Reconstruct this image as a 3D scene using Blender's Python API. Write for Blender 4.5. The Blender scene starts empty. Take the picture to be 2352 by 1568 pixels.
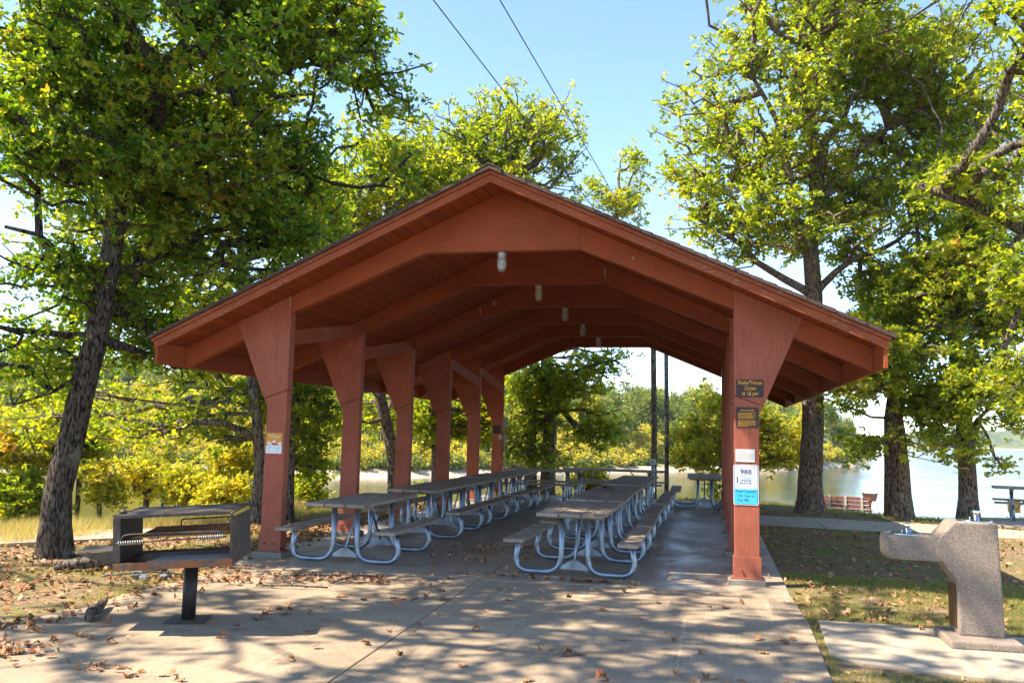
import bpy, bmesh, math, random
import numpy as np
from mathutils import Vector, Matrix
R=math.radians
random.seed(5)
S=bpy.context.scene
COL=S.collection
# ------------------------------------------------------------------ camera
F_PX=1990.03; YAW=.2271; PITCH=.1039; ROLL=.0231; CAM=Vector((3.8662,-10.0255,1.6))
_f=Vector((-math.sin(YAW),math.cos(YAW),0)); _r=Vector((math.cos(YAW),math.sin(YAW),0)); _u=Vector((0,0,1))
_f,_u=_f*math.cos(PITCH)+_u*math.sin(PITCH), _u*math.cos(PITCH)-_f*math.sin(PITCH)
_r,_u=_r*math.cos(ROLL)+_u*math.sin(ROLL), _u*math.cos(ROLL)-_r*math.sin(ROLL)
cam=bpy.data.cameras.new('camera'); cam.lens=36*F_PX/2352; cam.sensor_width=36; cam.clip_end=6000; cam.clip_start=.05
co=bpy.data.objects.new('camera',cam); COL.objects.link(co)
M3=Matrix((_r,_u,-_f)).transposed()
co.matrix_world=Matrix.Translation(CAM)@M3.to_4x4()
S.camera=co
def W(x,y,d):
    "survey helper: a sight line of the photograph taken to a distance d in metres"
    return CAM+(_f*F_PX+_r*(x-1176)+_u*(784-y))*(d/F_PX)
# ------------------------------------------------------------------ light
SUN=Vector((-.67,-.30,1)).normalized()
w=bpy.data.worlds.new('World'); S.world=w; w.use_nodes=True
nt=w.node_tree; bg=nt.nodes['Background']
sky=nt.nodes.new('ShaderNodeTexSky'); sky.sky_type='NISHITA'; sky.sun_disc=False
sky.sun_elevation=math.asin(SUN.z); sky.sun_rotation=math.atan2(SUN.x,SUN.y)
sky.air_density=.85; sky.dust_density=.05; sky.ozone_density=2.2; sky.altitude=600
nt.links.new(sky.outputs[0],bg.inputs[0]); bg.inputs[1].default_value=.145
sl=bpy.data.lights.new('sun','SUN'); sl.energy=4.8; sl.angle=R(.53); sl.color=(1,.885,.72)
so=bpy.data.objects.new('sun',sl); COL.objects.link(so); so.rotation_euler=SUN.to_track_quat('Z','Y').to_euler(); so.location=(-20,-8,30)
S.view_settings.view_transform='Standard'; S.view_settings.look='None'; S.view_settings.gamma=1
S.view_settings.exposure=1.62
S.render.engine='CYCLES'
try:
    S.cycles.max_bounces=8; S.cycles.diffuse_bounces=4; S.cycles.transmission_bounces=4; S.cycles.transparent_max_bounces=6
except Exception: pass
# ------------------------------------------------------------------ helpers
def tag(o,label=None,cat=None,group=None,kind=None):
    if label: o['label']=label
    if cat: o['category']=cat
    if group: o['group']=group
    if kind: o['kind']=kind
    return o
def empty(name,loc=(0,0,0),rz=0,label=None,cat=None,group=None):
    o=bpy.data.objects.new(name,None); COL.objects.link(o); o.location=loc; o.rotation_euler=(0,0,rz); o.empty_display_size=.2
    return tag(o,label,cat,group)
def copy_tree(o,parent=None):
    c=o.copy(); COL.objects.link(c); c.parent=parent
    for ch in o.children: copy_tree(ch,c)
    return c
class MB:
    def __init__(s): s.v=[]; s.f=[]; s.sm=[]
    def add(s,vs,fs,smooth=False):
        b=len(s.v); s.v+= [tuple(v) for v in vs]
        for f in fs: s.f.append(tuple(i+b for i in f)); s.sm.append(smooth)
        return s
    def box(s,x0,x1,y0,y1,z0,z1,mat=None):
        vs=[(x,y,z) for z in (z0,z1) for y in (y0,y1) for x in (x0,x1)]
        if mat is not None: vs=[mat@Vector(v) for v in vs]
        return s.add(vs,[(0,2,3,1),(4,5,7,6),(0,1,5,4),(2,6,7,3),(0,4,6,2),(1,3,7,5)])
    def prism(s,poly,a0,a1,axis='y',mat=None):
        n=len(poly)
        def P(p,a):
            v=(p[0],a,p[1]) if axis=='y' else ((a,p[0],p[1]) if axis=='x' else (p[0],p[1],a))
            return mat@Vector(v) if mat is not None else v
        vs=[P(p,a0) for p in poly]+[P(p,a1) for p in poly]
        fs=[tuple(range(n)),tuple(range(2*n-1,n-1,-1))]+[(i,n+i,n+(i+1)%n,(i+1)%n) for i in range(n)]
        return s.add(vs,fs)
    def tube(s,pts,r,seg=10,caps=True,sx=1):
        pts=[Vector(p) for p in pts]; n=len(pts)
        rr=r if hasattr(r,'__len__') else [r]*n
        t=(pts[1]-pts[0]).normalized(); a=Vector((0,0,1)) if abs(t.z)<.9 else Vector((0,1,0))
        u=t.cross(a).normalized(); vs=[]
        for i in range(n):
            t=(pts[min(i+1,n-1)]-pts[max(i-1,0)]).normalized()
            u=(u-t*u.dot(t)).normalized(); w_=t.cross(u)
            for k in range(seg):
                an=2*math.pi*k/seg; vs.append(pts[i]+(u*math.cos(an)+w_*math.sin(an)*sx)*rr[i])
        fs=[(i*seg+k,i*seg+(k+1)%seg,(i+1)*seg+(k+1)%seg,(i+1)*seg+k) for i in range(n-1) for k in range(seg)]
        s.add(vs,fs,True)
        if caps:
            b=len(s.v)-n*seg; s.f.append(tuple(b+k for k in range(seg-1,-1,-1))); s.sm.append(False)
            s.f.append(tuple(b+(n-1)*seg+k for k in range(seg))); s.sm.append(False)
        return s
    def lathe(s,prof,c=(0,0,0),seg=20,smooth=True):
        c=Vector(c); vs=[c+Vector((r*math.cos(2*math.pi*k/seg),r*math.sin(2*math.pi*k/seg),z)) for r,z in prof for k in range(seg)]
        n=len(prof)
        return s.add(vs,[(i*seg+k,i*seg+(k+1)%seg,(i+1)*seg+(k+1)%seg,(i+1)*seg+k) for i in range(n-1) for k in range(seg)],smooth)
    def build(s,name,mat,parent=None,bevel=0,fix=True):
        me=bpy.data.meshes.new(name); me.from_pydata(s.v,[],s.f)
        me.polygons.foreach_set('use_smooth',s.sm); 
        if fix:
            bm=bmesh.new(); bm.from_mesh(me); bmesh.ops.recalc_face_normals(bm,faces=bm.faces); bm.to_mesh(me); bm.free()
        me.update(); me.materials.append(mat)
        o=bpy.data.objects.new(name,me); COL.objects.link(o); o.parent=parent
        if bevel:
            m=o.modifiers.new('bevel','BEVEL'); m.width=bevel; m.segments=2; m.limit_method='ANGLE'; m.angle_limit=R(40)
        return o
def fast_mesh(name,verts,quads,mat,parent=None,smooth=False,tri=False):
    me=bpy.data.meshes.new(name); nv=len(verts); nf=len(quads); k=3 if tri else 4
    me.vertices.add(nv); me.vertices.foreach_set('co',np.asarray(verts,np.float32).ravel())
    me.loops.add(nf*k); me.loops.foreach_set('vertex_index',np.asarray(quads,np.int32).ravel())
    me.polygons.add(nf); me.polygons.foreach_set('loop_start',np.arange(0,nf*k,k,dtype=np.int32))
    if smooth: me.polygons.foreach_set('use_smooth',np.ones(nf,bool))
    me.update(calc_edges=True); me.validate(); me.materials.append(mat)
    o=bpy.data.objects.new(name,me); COL.objects.link(o); o.parent=parent
    return o
def round_path(pts,r,n=6):
    pts=[Vector(p) for p in pts]; out=[pts[0]]
    for i in range(1,len(pts)-1):
        a,b,c=pts[i-1],pts[i],pts[i+1]; rr=r if not hasattr(r,'__len__') else r[i-1]
        p0=b+(a-b).normalized()*min(rr,(a-b).length*.49); p1=b+(c-b).normalized()*min(rr,(c-b).length*.49)
        for k in range(n+1):
            t=k/n; out.append(p0*(1-t)**2+b*2*t*(1-t)+p1*t*t)
    out.append(pts[-1]); return out
# ------------------------------------------------------------------ materials
class Mat:
    def __init__(s,name,rough=.7,spec=.3,metal=0):
        s.m=bpy.data.materials.new(name); s.m.use_nodes=True; s.nt=s.m.node_tree; s.N=s.nt.nodes; s.L=s.nt.links
        s.b=s.N['Principled BSDF']; s.b.inputs['Roughness'].default_value=rough; s.b.inputs['Metallic'].default_value=metal
        s.b.inputs['Specular IOR Level'].default_value=spec; s._tc=None
    def tc(s,kind='Object'):
        if not s._tc: s._tc=s.N.new('ShaderNodeTexCoord')
        return s._tc.outputs[kind]
    def pos(s): return s.N.new('ShaderNodeNewGeometry').outputs['Position']
    def mapping(s,scale,src=None,rot=(0,0,0)):
        n=s.N.new('ShaderNodeMapping'); n.inputs['Scale'].default_value=scale; n.inputs['Rotation'].default_value=rot
        s.L.new(src or s.tc(),n.inputs['Vector']); return n.outputs[0]
    def noise(s,scale,vec=None,detail=5,rough=.6,dist=0):
        n=s.N.new('ShaderNodeTexNoise'); n.inputs['Scale'].default_value=scale; n.inputs['Detail'].default_value=detail
        n.inputs['Roughness'].default_value=rough; n.inputs['Distortion'].default_value=dist
        s.L.new(vec or s.tc(),n.inputs['Vector']); return n.outputs[0]
    def vor(s,scale,vec=None,out='Distance',feat='F1'):
        n=s.N.new('ShaderNodeTexVoronoi'); n.feature=feat; n.inputs['Scale'].default_value=scale; s.L.new(vec or s.tc(),n.inputs['Vector']); return n.outputs[out]
    def ramp(s,fac,stops,interp='LINEAR'):
        n=s.N.new('ShaderNodeValToRGB'); n.color_ramp.interpolation=interp; el=n.color_ramp.elements
        while len(el)<len(stops): el.new(.5)
        for e,(p,c) in zip(el,stops): e.position=p; e.color=(c,c,c,1) if not hasattr(c,'__len__') else (*c,1)
        s.L.new(fac,n.inputs[0]); return n.outputs[0]
    def mix(s,fac,a,b,mode='MIX'):
        n=s.N.new('ShaderNodeMix'); n.data_type='RGBA'; n.blend_type=mode
        for i,v in ((0,fac),(6,a),(7,b)):
            if hasattr(v,'links') or isinstance(v,bpy.types.NodeSocket): s.L.new(v,n.inputs[i])
            elif hasattr(v,'__len__'): n.inputs[i].default_value=(*v,1)
            else: n.inputs[i].default_value=v if i==0 else (v,v,v,1)
        return n.outputs[2]
    def math(s,op,a,b=0,c=None):
        n=s.N.new('ShaderNodeMath'); n.operation=op
        for i,v in enumerate((a,b) if c is None else (a,b,c)):
            if isinstance(v,bpy.types.NodeSocket): s.L.new(v,n.inputs[i])
            else: n.inputs[i].default_value=v
        return n.outputs[0]
    def sep(s,vec):
        n=s.N.new('ShaderNodeSeparateXYZ'); s.L.new(vec,n.inputs[0]); return n.outputs
    def col(s,v):
        if isinstance(v,bpy.types.NodeSocket): s.L.new(v,s.b.inputs['Base Color'])
        else: s.b.inputs['Base Color'].default_value=(*v,1)
        return s
    def rough(s,v): s.L.new(v,s.b.inputs['Roughness']); return s
    def bump(s,h,dist=.01,strength=.6):
        n=s.N.new('ShaderNodeBump'); n.inputs['Distance'].default_value=dist; n.inputs['Strength'].default_value=strength
        s.L.new(h,n.inputs['Height']); s.L.new(n.outputs[0],s.b.inputs['Normal']); return s
def flat(name,c,rough=.6,spec=.3,metal=0):
    m=Mat(name,rough,spec,metal); m.col(c); return m.m
RED=(.39,.086,.026)
def red_paint(name,grain,chips=.70,tint=1.0):
    m=Mat(name,.6,.18)
    v=m.mapping(grain)
    n1=m.noise(2.2,None,5); n2=m.noise(14,v,6,.65); n3=m.noise(1.1,None,2)
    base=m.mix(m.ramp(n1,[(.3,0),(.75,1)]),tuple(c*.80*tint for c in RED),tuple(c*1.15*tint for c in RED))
    base=m.mix(m.ramp(n2,[(.45,0),(.6,.35)]),base,(.20,.06,.035))
    chip=m.math('MULTIPLY',m.ramp(m.noise(26,v,6,.7),[(chips,0),(chips+.03,1)]),m.ramp(n3,[(.42,0),(.6,1)]))
    base=m.mix(chip,base,(.42,.30,.22))
    crk=m.ramp(m.noise(3.1,m.mapping(tuple(g*(4 if g>1 else .6) for g in grain)),4,.6,.4),[(.30,1),(.335,0)])
    base=m.mix(m.math('MULTIPLY',crk,.55),base,(.10,.03,.02)); gr=m.ramp(m.sep(m.pos())[2],[(.05,.55),(.5,0)]); base=m.mix(m.math('MULTIPLY',gr,m.ramp(n1,[(.3,0),(.7,1)])),base,(.16,.075,.05))
    m.col(base); m.bump(m.math('SUBTRACT',m.math('ADD',n2,m.math('MULTIPLY',chip,-1.5)),m.math('MULTIPLY',crk,2)),.004,.6); return m.m
RED2=RED; RED=(.40,.115,.065)
M_post=red_paint('red painted timber upright',(3,3,.35),.69); RED=RED2
M_raft=red_paint('red painted rafter',(.35,3,3),.80,.92)
M_fascia=red_paint('red painted fascia weathered',(.5,.5,4),.57,.88)
def deck_mat():
    m=Mat('red painted roof boards',.7,.12); x=m.sep(m.tc())
    fr=m.math('FRACT',m.math('DIVIDE',x[0],.14)); gap=m.math('LESS_THAN',fr,.05)
    bid=m.math('FLOOR',m.math('DIVIDE',x[0],.14)); wn=m.N.new('ShaderNodeTexWhiteNoise'); wn.noise_dimensions='1D'; m.L.new(bid,wn.inputs['W'])
    n=m.noise(6,m.mapping((4,.5,4)),5)
    c=m.mix(m.ramp(wn.outputs[0],[(0,0),(1,1)]),tuple(v*.58 for v in RED),tuple(v*.76 for v in RED)); c=m.mix(m.ramp(n,[(.5,0),(.7,.4)]),c,(.20,.06,.03))  # boards darker than the shared red, shade under the roof painted in
    c=m.mix(gap,c,(.03,.012,.008)); m.col(c); m.bump(m.math('MULTIPLY',gap,-1),.006,1); return m.m
M_deck=deck_mat()
def shingle():
    m=Mat('brown shingle',.9,.15); m.col(m.mix(m.ramp(m.noise(60,None,3),[(.35,0),(.65,1)]),(.055,.034,.028),(.13,.085,.07))); m.bump(m.noise(90),.003,.6); return m.m
M_shingle=shingle()
def wood(name,a,b,dark,grain=(14,1,14)):
    m=Mat(name,.8,.2); v=m.mapping(grain); isl=m.N.new('ShaderNodeNewGeometry').outputs['Random Per Island']
    n=m.noise(3.2,v,8,.7,.6); n2=m.noise(2.6,None,5,.65)
    c=m.mix(m.ramp(n,[(.32,0),(.68,1)]),a,b); c=m.mix(m.ramp(n,[(.30,1),(.42,0)]),c,dark)
    c=m.mix(m.ramp(n2,[(.42,0),(.62,.6)]),c,dark); c=m.mix(m.ramp(isl,[(0,0),(1,.45)]),c,tuple(.75*x for x in a))
    m.col(c); m.bump(m.math('ADD',n,m.math('MULTIPLY',n2,.6)),.006,.8); return m.m
M_wood=wood('weathered grey board',(.30,.235,.17),(.50,.395,.285),(.14,.11,.08))
M_woodend=M_wood
def galv():
    m=Mat('galvanised steel tube',.38,.5,.85); n=m.noise(7,None,5); n2=m.vor(60)
    c=m.mix(m.ramp(n,[(.35,0),(.7,1)]),(.22,.26,.30),(.40,.46,.53)); c=m.mix(m.ramp(m.noise(4,None,6,.7),[(.6,0),(.72,.6)]),c,(.20,.15,.10))
    m.col(c); m.rough(m.ramp(n,[(.3,.3),(.8,.55)])); m.bump(n2,.001,.2); return m.m
M_galv=galv()
def iron(name,a,b,rust,amt,rough=.6):
    m=Mat(name,rough,.4,.35); n=m.noise(5,None,7,.7); c=m.mix(m.ramp(m.noise(20,None,5),[(.3,0),(.7,1)]),a,b); c=m.mix(m.ramp(n,[(amt,0),(amt+.12,1)]),c,rust)
    m.col(c); m.bump(m.noise(60,None,4),.002,.5); return m.m
M_iron=iron('sooty rusted steel plate',(.045,.038,.033),(.10,.083,.07),(.20,.085,.035),.55)
M_ironrust=iron('rusty steel pan',(.12,.075,.05),(.22,.14,.10),(.26,.10,.035),.42)
M_ironpost=iron('black steel pipe',(.018,.016,.016),(.045,.038,.035),(.12,.05,.025),.62,.5)
M_steel=flat('polished stainless steel',(.62,.66,.72),.16,.5,1)
def concrete(name,a,b,stain,streak=True,gloss=False):
    m=Mat(name,.85,.25); p=m.pos(); n1=m.noise(.9,p,6,.65); n2=m.noise(35,p,6,.7); n3=m.noise(3.5,p,6,.7)
    c=m.mix(m.ramp(n1,[(.3,0),(.7,1)]),a,b); c=m.mix(m.ramp(n3,[(.5,0),(.66,.55)]),c,stain)
    c=m.mix(m.ramp(n2,[(.35,.4),(.6,0)]),c,tuple(.5*x for x in a))
    st=m.noise(2.0,m.mapping((45,.5,1),p),4,.7)
    if streak: c=m.mix(m.ramp(st,[(.53,0),(.72,.34)]),c,tuple(min(1,1.5*x) for x in b)); c=m.mix(m.ramp(m.noise(2,m.mapping((6,.25,1),p),3),[(.62,0),(.68,.25)]),c,tuple(min(1,1.5*x) for x in b))
    c=m.mix(m.ramp(m.vor(85,p),[(.04,.6),(.09,0)]),c,tuple(.6*x for x in a))
    m.col(c); h=m.math('ADD',m.math('MULTIPLY',n2,.6),m.math('MULTIPLY',st,.8 if streak else .1)); m.bump(h,.0025,.5)
    if gloss: m.b.inputs['Specular IOR Level'].default_value=.5; m.rough(m.ramp(m.noise(1.3,m.mapping((1,.6,1),p),6,.7),[(.38,.30),(.62,.62)]))
    return m.m
M_conc=concrete('broomed concrete',(.24,.18,.12),(.42,.315,.21),(.15,.115,.08))
M_floor=concrete('sealed worn concrete floor',(.29,.22,.155),(.42,.33,.235),(.19,.145,.10),False,True)
M_walk=concrete('light concrete walk',(.36,.29,.21),(.48,.39,.28),(.27,.22,.16),False)
M_pier=concrete('stained pier concrete',(.20,.17,.14),(.30,.26,.21),(.10,.08,.06),False)
def pebble():
    m=Mat('exposed pebble aggregate',.8,.2); v=m.vor(150,None,'Color'); d=m.vor(150); n=m.noise(6,None,5)
    hs=m.N.new('ShaderNodeSeparateColor'); m.L.new(v,hs.inputs[0])
    c=m.ramp(hs.outputs[0],[(0,(.13,.10,.075)),(.25,(.25,.195,.145)),(.5,(.32,.26,.20)),(.75,(.37,.28,.21)),(.9,(.46,.41,.34)),(1,(.18,.15,.13))])
    c=m.mix(m.ramp(d,[(.35,0),(.62,.8)]),c,(.24,.19,.15)); c=m.mix(m.ramp(n,[(.5,0),(.7,.35)]),c,(.14,.10,.08))
    m.col(c); m.bump(m.math('MULTIPLY',d,-1),.006,.9); return m.m
M_pebble=pebble()
def bark(name,a,b,lichen,sc=1):
    m=Mat(name,.95,.1); p=m.pos(); v=m.mapping((44*sc,44*sc,11*sc),p); d=m.vor(1.0,v,'Distance','F1'); n=m.noise(.8,v,7,.75,.6); l=m.noise(3.2,p,5,.7)
    h=m.math('ADD',m.math('MULTIPLY',d,-.7),n)
    c=m.mix(m.ramp(n,[(.40,0),(.60,1)]),a,b); c=m.mix(m.ramp(d,[(.40,0),(.75,1)]),c,tuple(.3*x for x in a)); c=m.mix(m.ramp(l,[(.55,0),(.68,.6)]),c,lichen)
    m.col(c); m.bump(h,.03,1.0); return m.m
M_bark=bark('oak bark',(.13,.10,.078),(.30,.245,.19),(.30,.31,.24))
M_barkd=bark('dark mottled oak bark',(.06,.046,.036),(.17,.135,.10),(.25,.25,.19))
M_bark2=bark('reddish oak bark',(.17,.115,.08),(.36,.265,.19),(.32,.30,.23))
def leaf_mat(name,stops,trans=.5,glow=(.55,.60,.08),rough=.42):
    m=Mat(name,rough,.35); g=m.N.new('ShaderNodeNewGeometry'); r=g.outputs['Random Per Island']
    n=m.noise(.7,g.outputs['Position'],3)
    f=m.math('ADD',m.math('MULTIPLY',r,.75),m.math('MULTIPLY',m.math('SUBTRACT',n,.5),1.1)); f=m.math('ADD',f,.10)
    c=m.ramp(f,stops); m.col(c)
    tr=m.N.new('ShaderNodeBsdfTranslucent'); tc=m.mix(1.0,c,(2.4,2.2,.6),'MULTIPLY'); m.L.new(tc,tr.inputs[0])
    mx=m.N.new('ShaderNodeMixShader'); mx.inputs[0].default_value=trans
    out=m.N['Material Output']; m.L.new(m.b.outputs[0],mx.inputs[1]); m.L.new(tr.outputs[0],mx.inputs[2]); m.L.new(mx.outputs[0],out.inputs[0])
    return m.m
G1=[(0,(.05,.115,.013)),(.35,(.095,.175,.016)),(.6,(.165,.235,.02)),(.85,(.29,.31,.028)),(.97,(.30,.22,.03)),(1,(.34,.12,.03))]
G2=[(0,(.085,.145,.014)),(.3,(.155,.22,.02)),(.6,(.25,.30,.025)),(.85,(.39,.38,.035)),(.96,(.34,.22,.03)),(1,(.36,.12,.03))]
G3=[(0,(.16,.20,.022)),(.35,(.27,.30,.03)),(.65,(.40,.37,.04)),(.88,(.48,.34,.04)),(1,(.48,.17,.03))]
M_leafA=leaf_mat('dark oak leaf',G1,.55)
M_leafB=leaf_mat('mid oak leaf',G2,.55)
M_leafC=leaf_mat('yellow green autumn leaf',G3,.5)
FG=[(0,(.07,.11,.025)),(.5,(.14,.185,.035)),(1,(.27,.28,.05))]
FY=[(0,(.22,.25,.035)),(.5,(.40,.38,.05)),(1,(.52,.38,.06))]
M_farG=leaf_mat('far green foliage',FG,.3,rough=.7); M_farY=leaf_mat('far yellow foliage',FY,.35,rough=.7)
M_grass=leaf_mat('lawn grass',[(0,(.09,.13,.025)),(.5,(.20,.22,.045)),(1,(.42,.33,.13))],.35,rough=.7)
M_reed=leaf_mat('dry meadow grass',[(0,(.16,.18,.06)),(.4,(.30,.27,.13)),(.75,(.40,.32,.20)),(1,(.42,.27,.22))],.4,rough=.8)
def litter_mat():
    m=Mat('dry fallen leaf',.75,.2); r=m.N.new('ShaderNodeNewGeometry').outputs['Random Per Island']; o=m.N.new('ShaderNodeObjectInfo').outputs['Random']
    f=m.math('FRACT',m.math('ADD',r,o))
    c=m.ramp(f,[(0,(.16,.075,.035)),(.35,(.30,.14,.06)),(.65,(.42,.22,.10)),(.9,(.52,.33,.19)),(1,(.50,.14,.04))])
    n=m.noise(60,None,4); m.col(m.mix(m.ramp(n,[(.4,0),(.7,.5)]),c,(.14,.07,.04))); return m.m
M_litter=litter_mat()
def ground_mat():
    m=Mat('ground soil and turf',1,.05); p=m.pos(); z=m.sep(p)[2]; n=m.noise(.8,p,6,.65); n2=m.noise(9,p,6,.7); n3=m.noise(.12,p,4)
    c=m.mix(m.ramp(n2,[(.35,0),(.65,1)]),(.12,.082,.048),(.27,.195,.115))
    c=m.mix(m.ramp(n,[(.46,0),(.58,.6)]),c,(.13,.14,.035))
    dist=m.N.new('ShaderNodeVectorMath'); dist.operation='LENGTH'; m.L.new(p,dist.inputs[0])
    far=m.ramp(m.math('DIVIDE',dist.outputs['Value'],100),[(.35,0),(.45,1)])
    grass=m.mix(m.ramp(n3,[(.4,0),(.6,1)]),(.09,.11,.035),(.20,.19,.07)); sand=m.mix(m.ramp(m.noise(1.2,p,6,.7),[(.35,0),(.65,1)]),(.34,.27,.19),(.52,.44,.33))
    zz=m.math('ADD',z,m.math('MULTIPLY',m.math('SUBTRACT',m.noise(.3,p,4),.5),1.4))
    fc=m.mix(m.ramp(m.math('DIVIDE',m.math('ADD',zz,3.2),4),[(.14,0),(.24,1)]),sand,grass)
    m.col(m.mix(far,c,fc)); m.bump(n2,.03,.6); return m.m
M_ground=ground_mat()
def water_mat():
    m=Mat('lake water',.06,.5); m.b.inputs['IOR'].default_value=1.33; m.col((.05,.055,.02)); p=m.pos()
    n=m.noise(1.6,m.mapping((1,2.2,1),p,(0,0,.3)),5,.6); n2=m.noise(.05,p,3); a=m.ramp(n2,[(.35,.3),(.7,1)])
    far=m.N.new('ShaderNodeVectorMath'); far.operation='LENGTH'; m.L.new(p,far.inputs[0]); k=m.ramp(m.math('DIVIDE',far.outputs['Value'],400),[(.12,.12),(.5,1)])
    m.bump(m.math('MULTIPLY',m.math('MULTIPLY',n,a),k),.45,.25); return m.m
M_water=water_mat()
# ------------------------------------------------------------------ terrain, polar rings about the clearing
CREST=[(-180,30),(-60,17),(-42.9,14.6),(-39.6,15.0),(-36.2,15.8),(-32.5,16.4),(-28.7,17.1),(-26,17.8),(-20.6,18.9),(-14.9,20.2),(-9.3,21.3),(-3.7,22.6),(.4,23.6),(3.4,23.6),(5.7,22.6),(8.4,21.8),(11.1,21),(13.6,21),(15.2,21.3),(17.4,22.6),(40,26),(180,30)]
FAR=[(-180,60),(-70,95),(-43,93),(-38.7,89),(-33.9,91),(-28.8,83),(-26,80),(-20.6,82),(-15,89),(-9.3,99),(-3.7,109),(.2,120),(4.4,131),(7,148),(8.9,167),(9.6,240),(10.5,620),(17,850),(60,900),(180,900)]
def interp(t,a):
    for (a0,r0),(a1,r1) in zip(t,t[1:]):
        if a0<=a<=a1: return r0+(r1-r0)*(a-a0)/(a1-a0)
    return t[-1][1]
def sst(t): t=min(1,max(0,t)); return t*t*(3-2*t)
def hterrain(az,r):
    c=interp(CREST,az); f=interp(FAR,az)
    if r<=c: h=-.03-.05*sst((r-c+4)/4)
    elif r<f-18 or r<c+14: h=-.08-3.9*sst((r-c)/15)-.4*sst((r-c-10)/8)*0
    else: h=-4.0
    if r>f-8:
        d=r-f
        h=max(h if r<c+14 else -9, -3.0+ (.32*d if d<0 else 0) + .8*sst(d/5)+1.6*sst((d-5)/22)+ 6.0*sst((d-12)/80)*sst((8.9-az)/2.5) )
        if az<9 and d>0: h+=.5*math.sin(az*1.7+d*.12)*sst(d/20)
    return h
def ground_z(x,y):
    dx,dy=x-CAM.x,y-CAM.y
    return hterrain(math.degrees(math.atan2(dx,dy)),math.hypot(dx,dy))
def build_ground():
    rs=[0,2,4,6,8,10,11,12]+[12+.5*i for i in range(1,70)]+[48+2*i for i in range(1,20)]+[88+2.0*i for i in range(60)]+[215,240,270,320,380,460,560,700,900,1200,1800,3000]
    azs=[-180+2*i for i in range(62)]+[-56+.5*i for i in range(180)]+[34+2*i for i in range(74)]
    vs=[]; fs=[]; n=len(azs)
    for r in rs:
        for a in azs:
            t=R(a); z=hterrain(a,r)
            vs.append((CAM.x+r*math.sin(t),CAM.y+r*math.cos(t),z))
    for i in range(len(rs)-1):
        for k in range(n):
            k2=(k+1)%n; fs.append((i*n+k,i*n+k2,(i+1)*n+k2,(i+1)*n+k))
    o=fast_mesh('ground',vs,fs,M_ground,None,True); tag(o,'earth ground under the shelter falling to the lake and rising on the far bank',kind='structure')
build_ground()
wa=MB(); wa.add([(CAM.x+3500*math.sin(2*math.pi*k/48),CAM.y+3500*math.cos(2*math.pi*k/48),-3.0) for k in range(48)],[tuple(range(47,-1,-1))])
tag(wa.build('lake_water',M_water,fix=False),'calm lake reflecting the pale sky',kind='structure')
# ------------------------------------------------------------------ leaves and trees
LT=np.array([(0,0,0),(0,.55,.0),(0,1.08,-.10),(-.31,.36,.06),(-.13,.55,.02),(-.29,.82,.0),(.31,.36,.06),(.13,.55,.02),(.29,.82,.0)])
LQ=np.array([(0,1,4,3),(1,2,5,4),(0,6,7,1),(1,7,8,2)])
FT_=np.array([(0,0,0),(-.26,.42,.05),(-.20,.80,.02),(0,1.08,-.10),(.20,.80,.02),(.26,.42,.05)]); FQ_=np.array([(0,3,2,1),(0,5,4,3)])
def leaves(rng,cent,size,up=.5,template=LT,quads=LQ,spread=.45,out=None):
    n=len(cent)
    nrm=rng.normal(size=(n,3)); nrm[:,2]+=up*2; nrm/=np.linalg.norm(nrm,axis=1)[:,None]
    d=rng.normal(size=(n,3)) if out is None else out+rng.normal(size=(n,3))*.35; d-=nrm*(d*nrm).sum(1)[:,None]; d/=np.linalg.norm(d,axis=1)[:,None]
    s=np.cross(nrm,d); sz=size*(1+spread*(rng.random(n)-.5)*2)
    t=template
    v=cent[:,None,:]+sz[:,None,None]*(t[None,:,0,None]*s[:,None,:]+t[None,:,1,None]*d[:,None,:]+t[None,:,2,None]*nrm[:,None,:])
    q=(np.arange(n)*len(t))[:,None,None]+quads[None]
    return v.reshape(-1,3),q.reshape(-1,quads.shape[1])
def vnoise(p,sc,seed):
    q=p*sc; i=np.floor(q).astype(np.int64); f=q-i; f=f*f*(3-2*f); out=0
    for dx in (0,1):
        for dy in (0,1):
            for dz in (0,1):
                h=((i[:,0]+dx)*374761393+(i[:,1]+dy)*668265263+(i[:,2]+dz)*2147483647+seed*1274126177)&0xffffffff
                h=((h^(h>>13))*1274126177)&0xffffffff; h=((h^(h>>16))&0xffff)/65535.
                out=out+h*np.where(dx,f[:,0],1-f[:,0])*np.where(dy,f[:,1],1-f[:,1])*np.where(dz,f[:,2],1-f[:,2])
    return out
DEN=1.9
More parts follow.
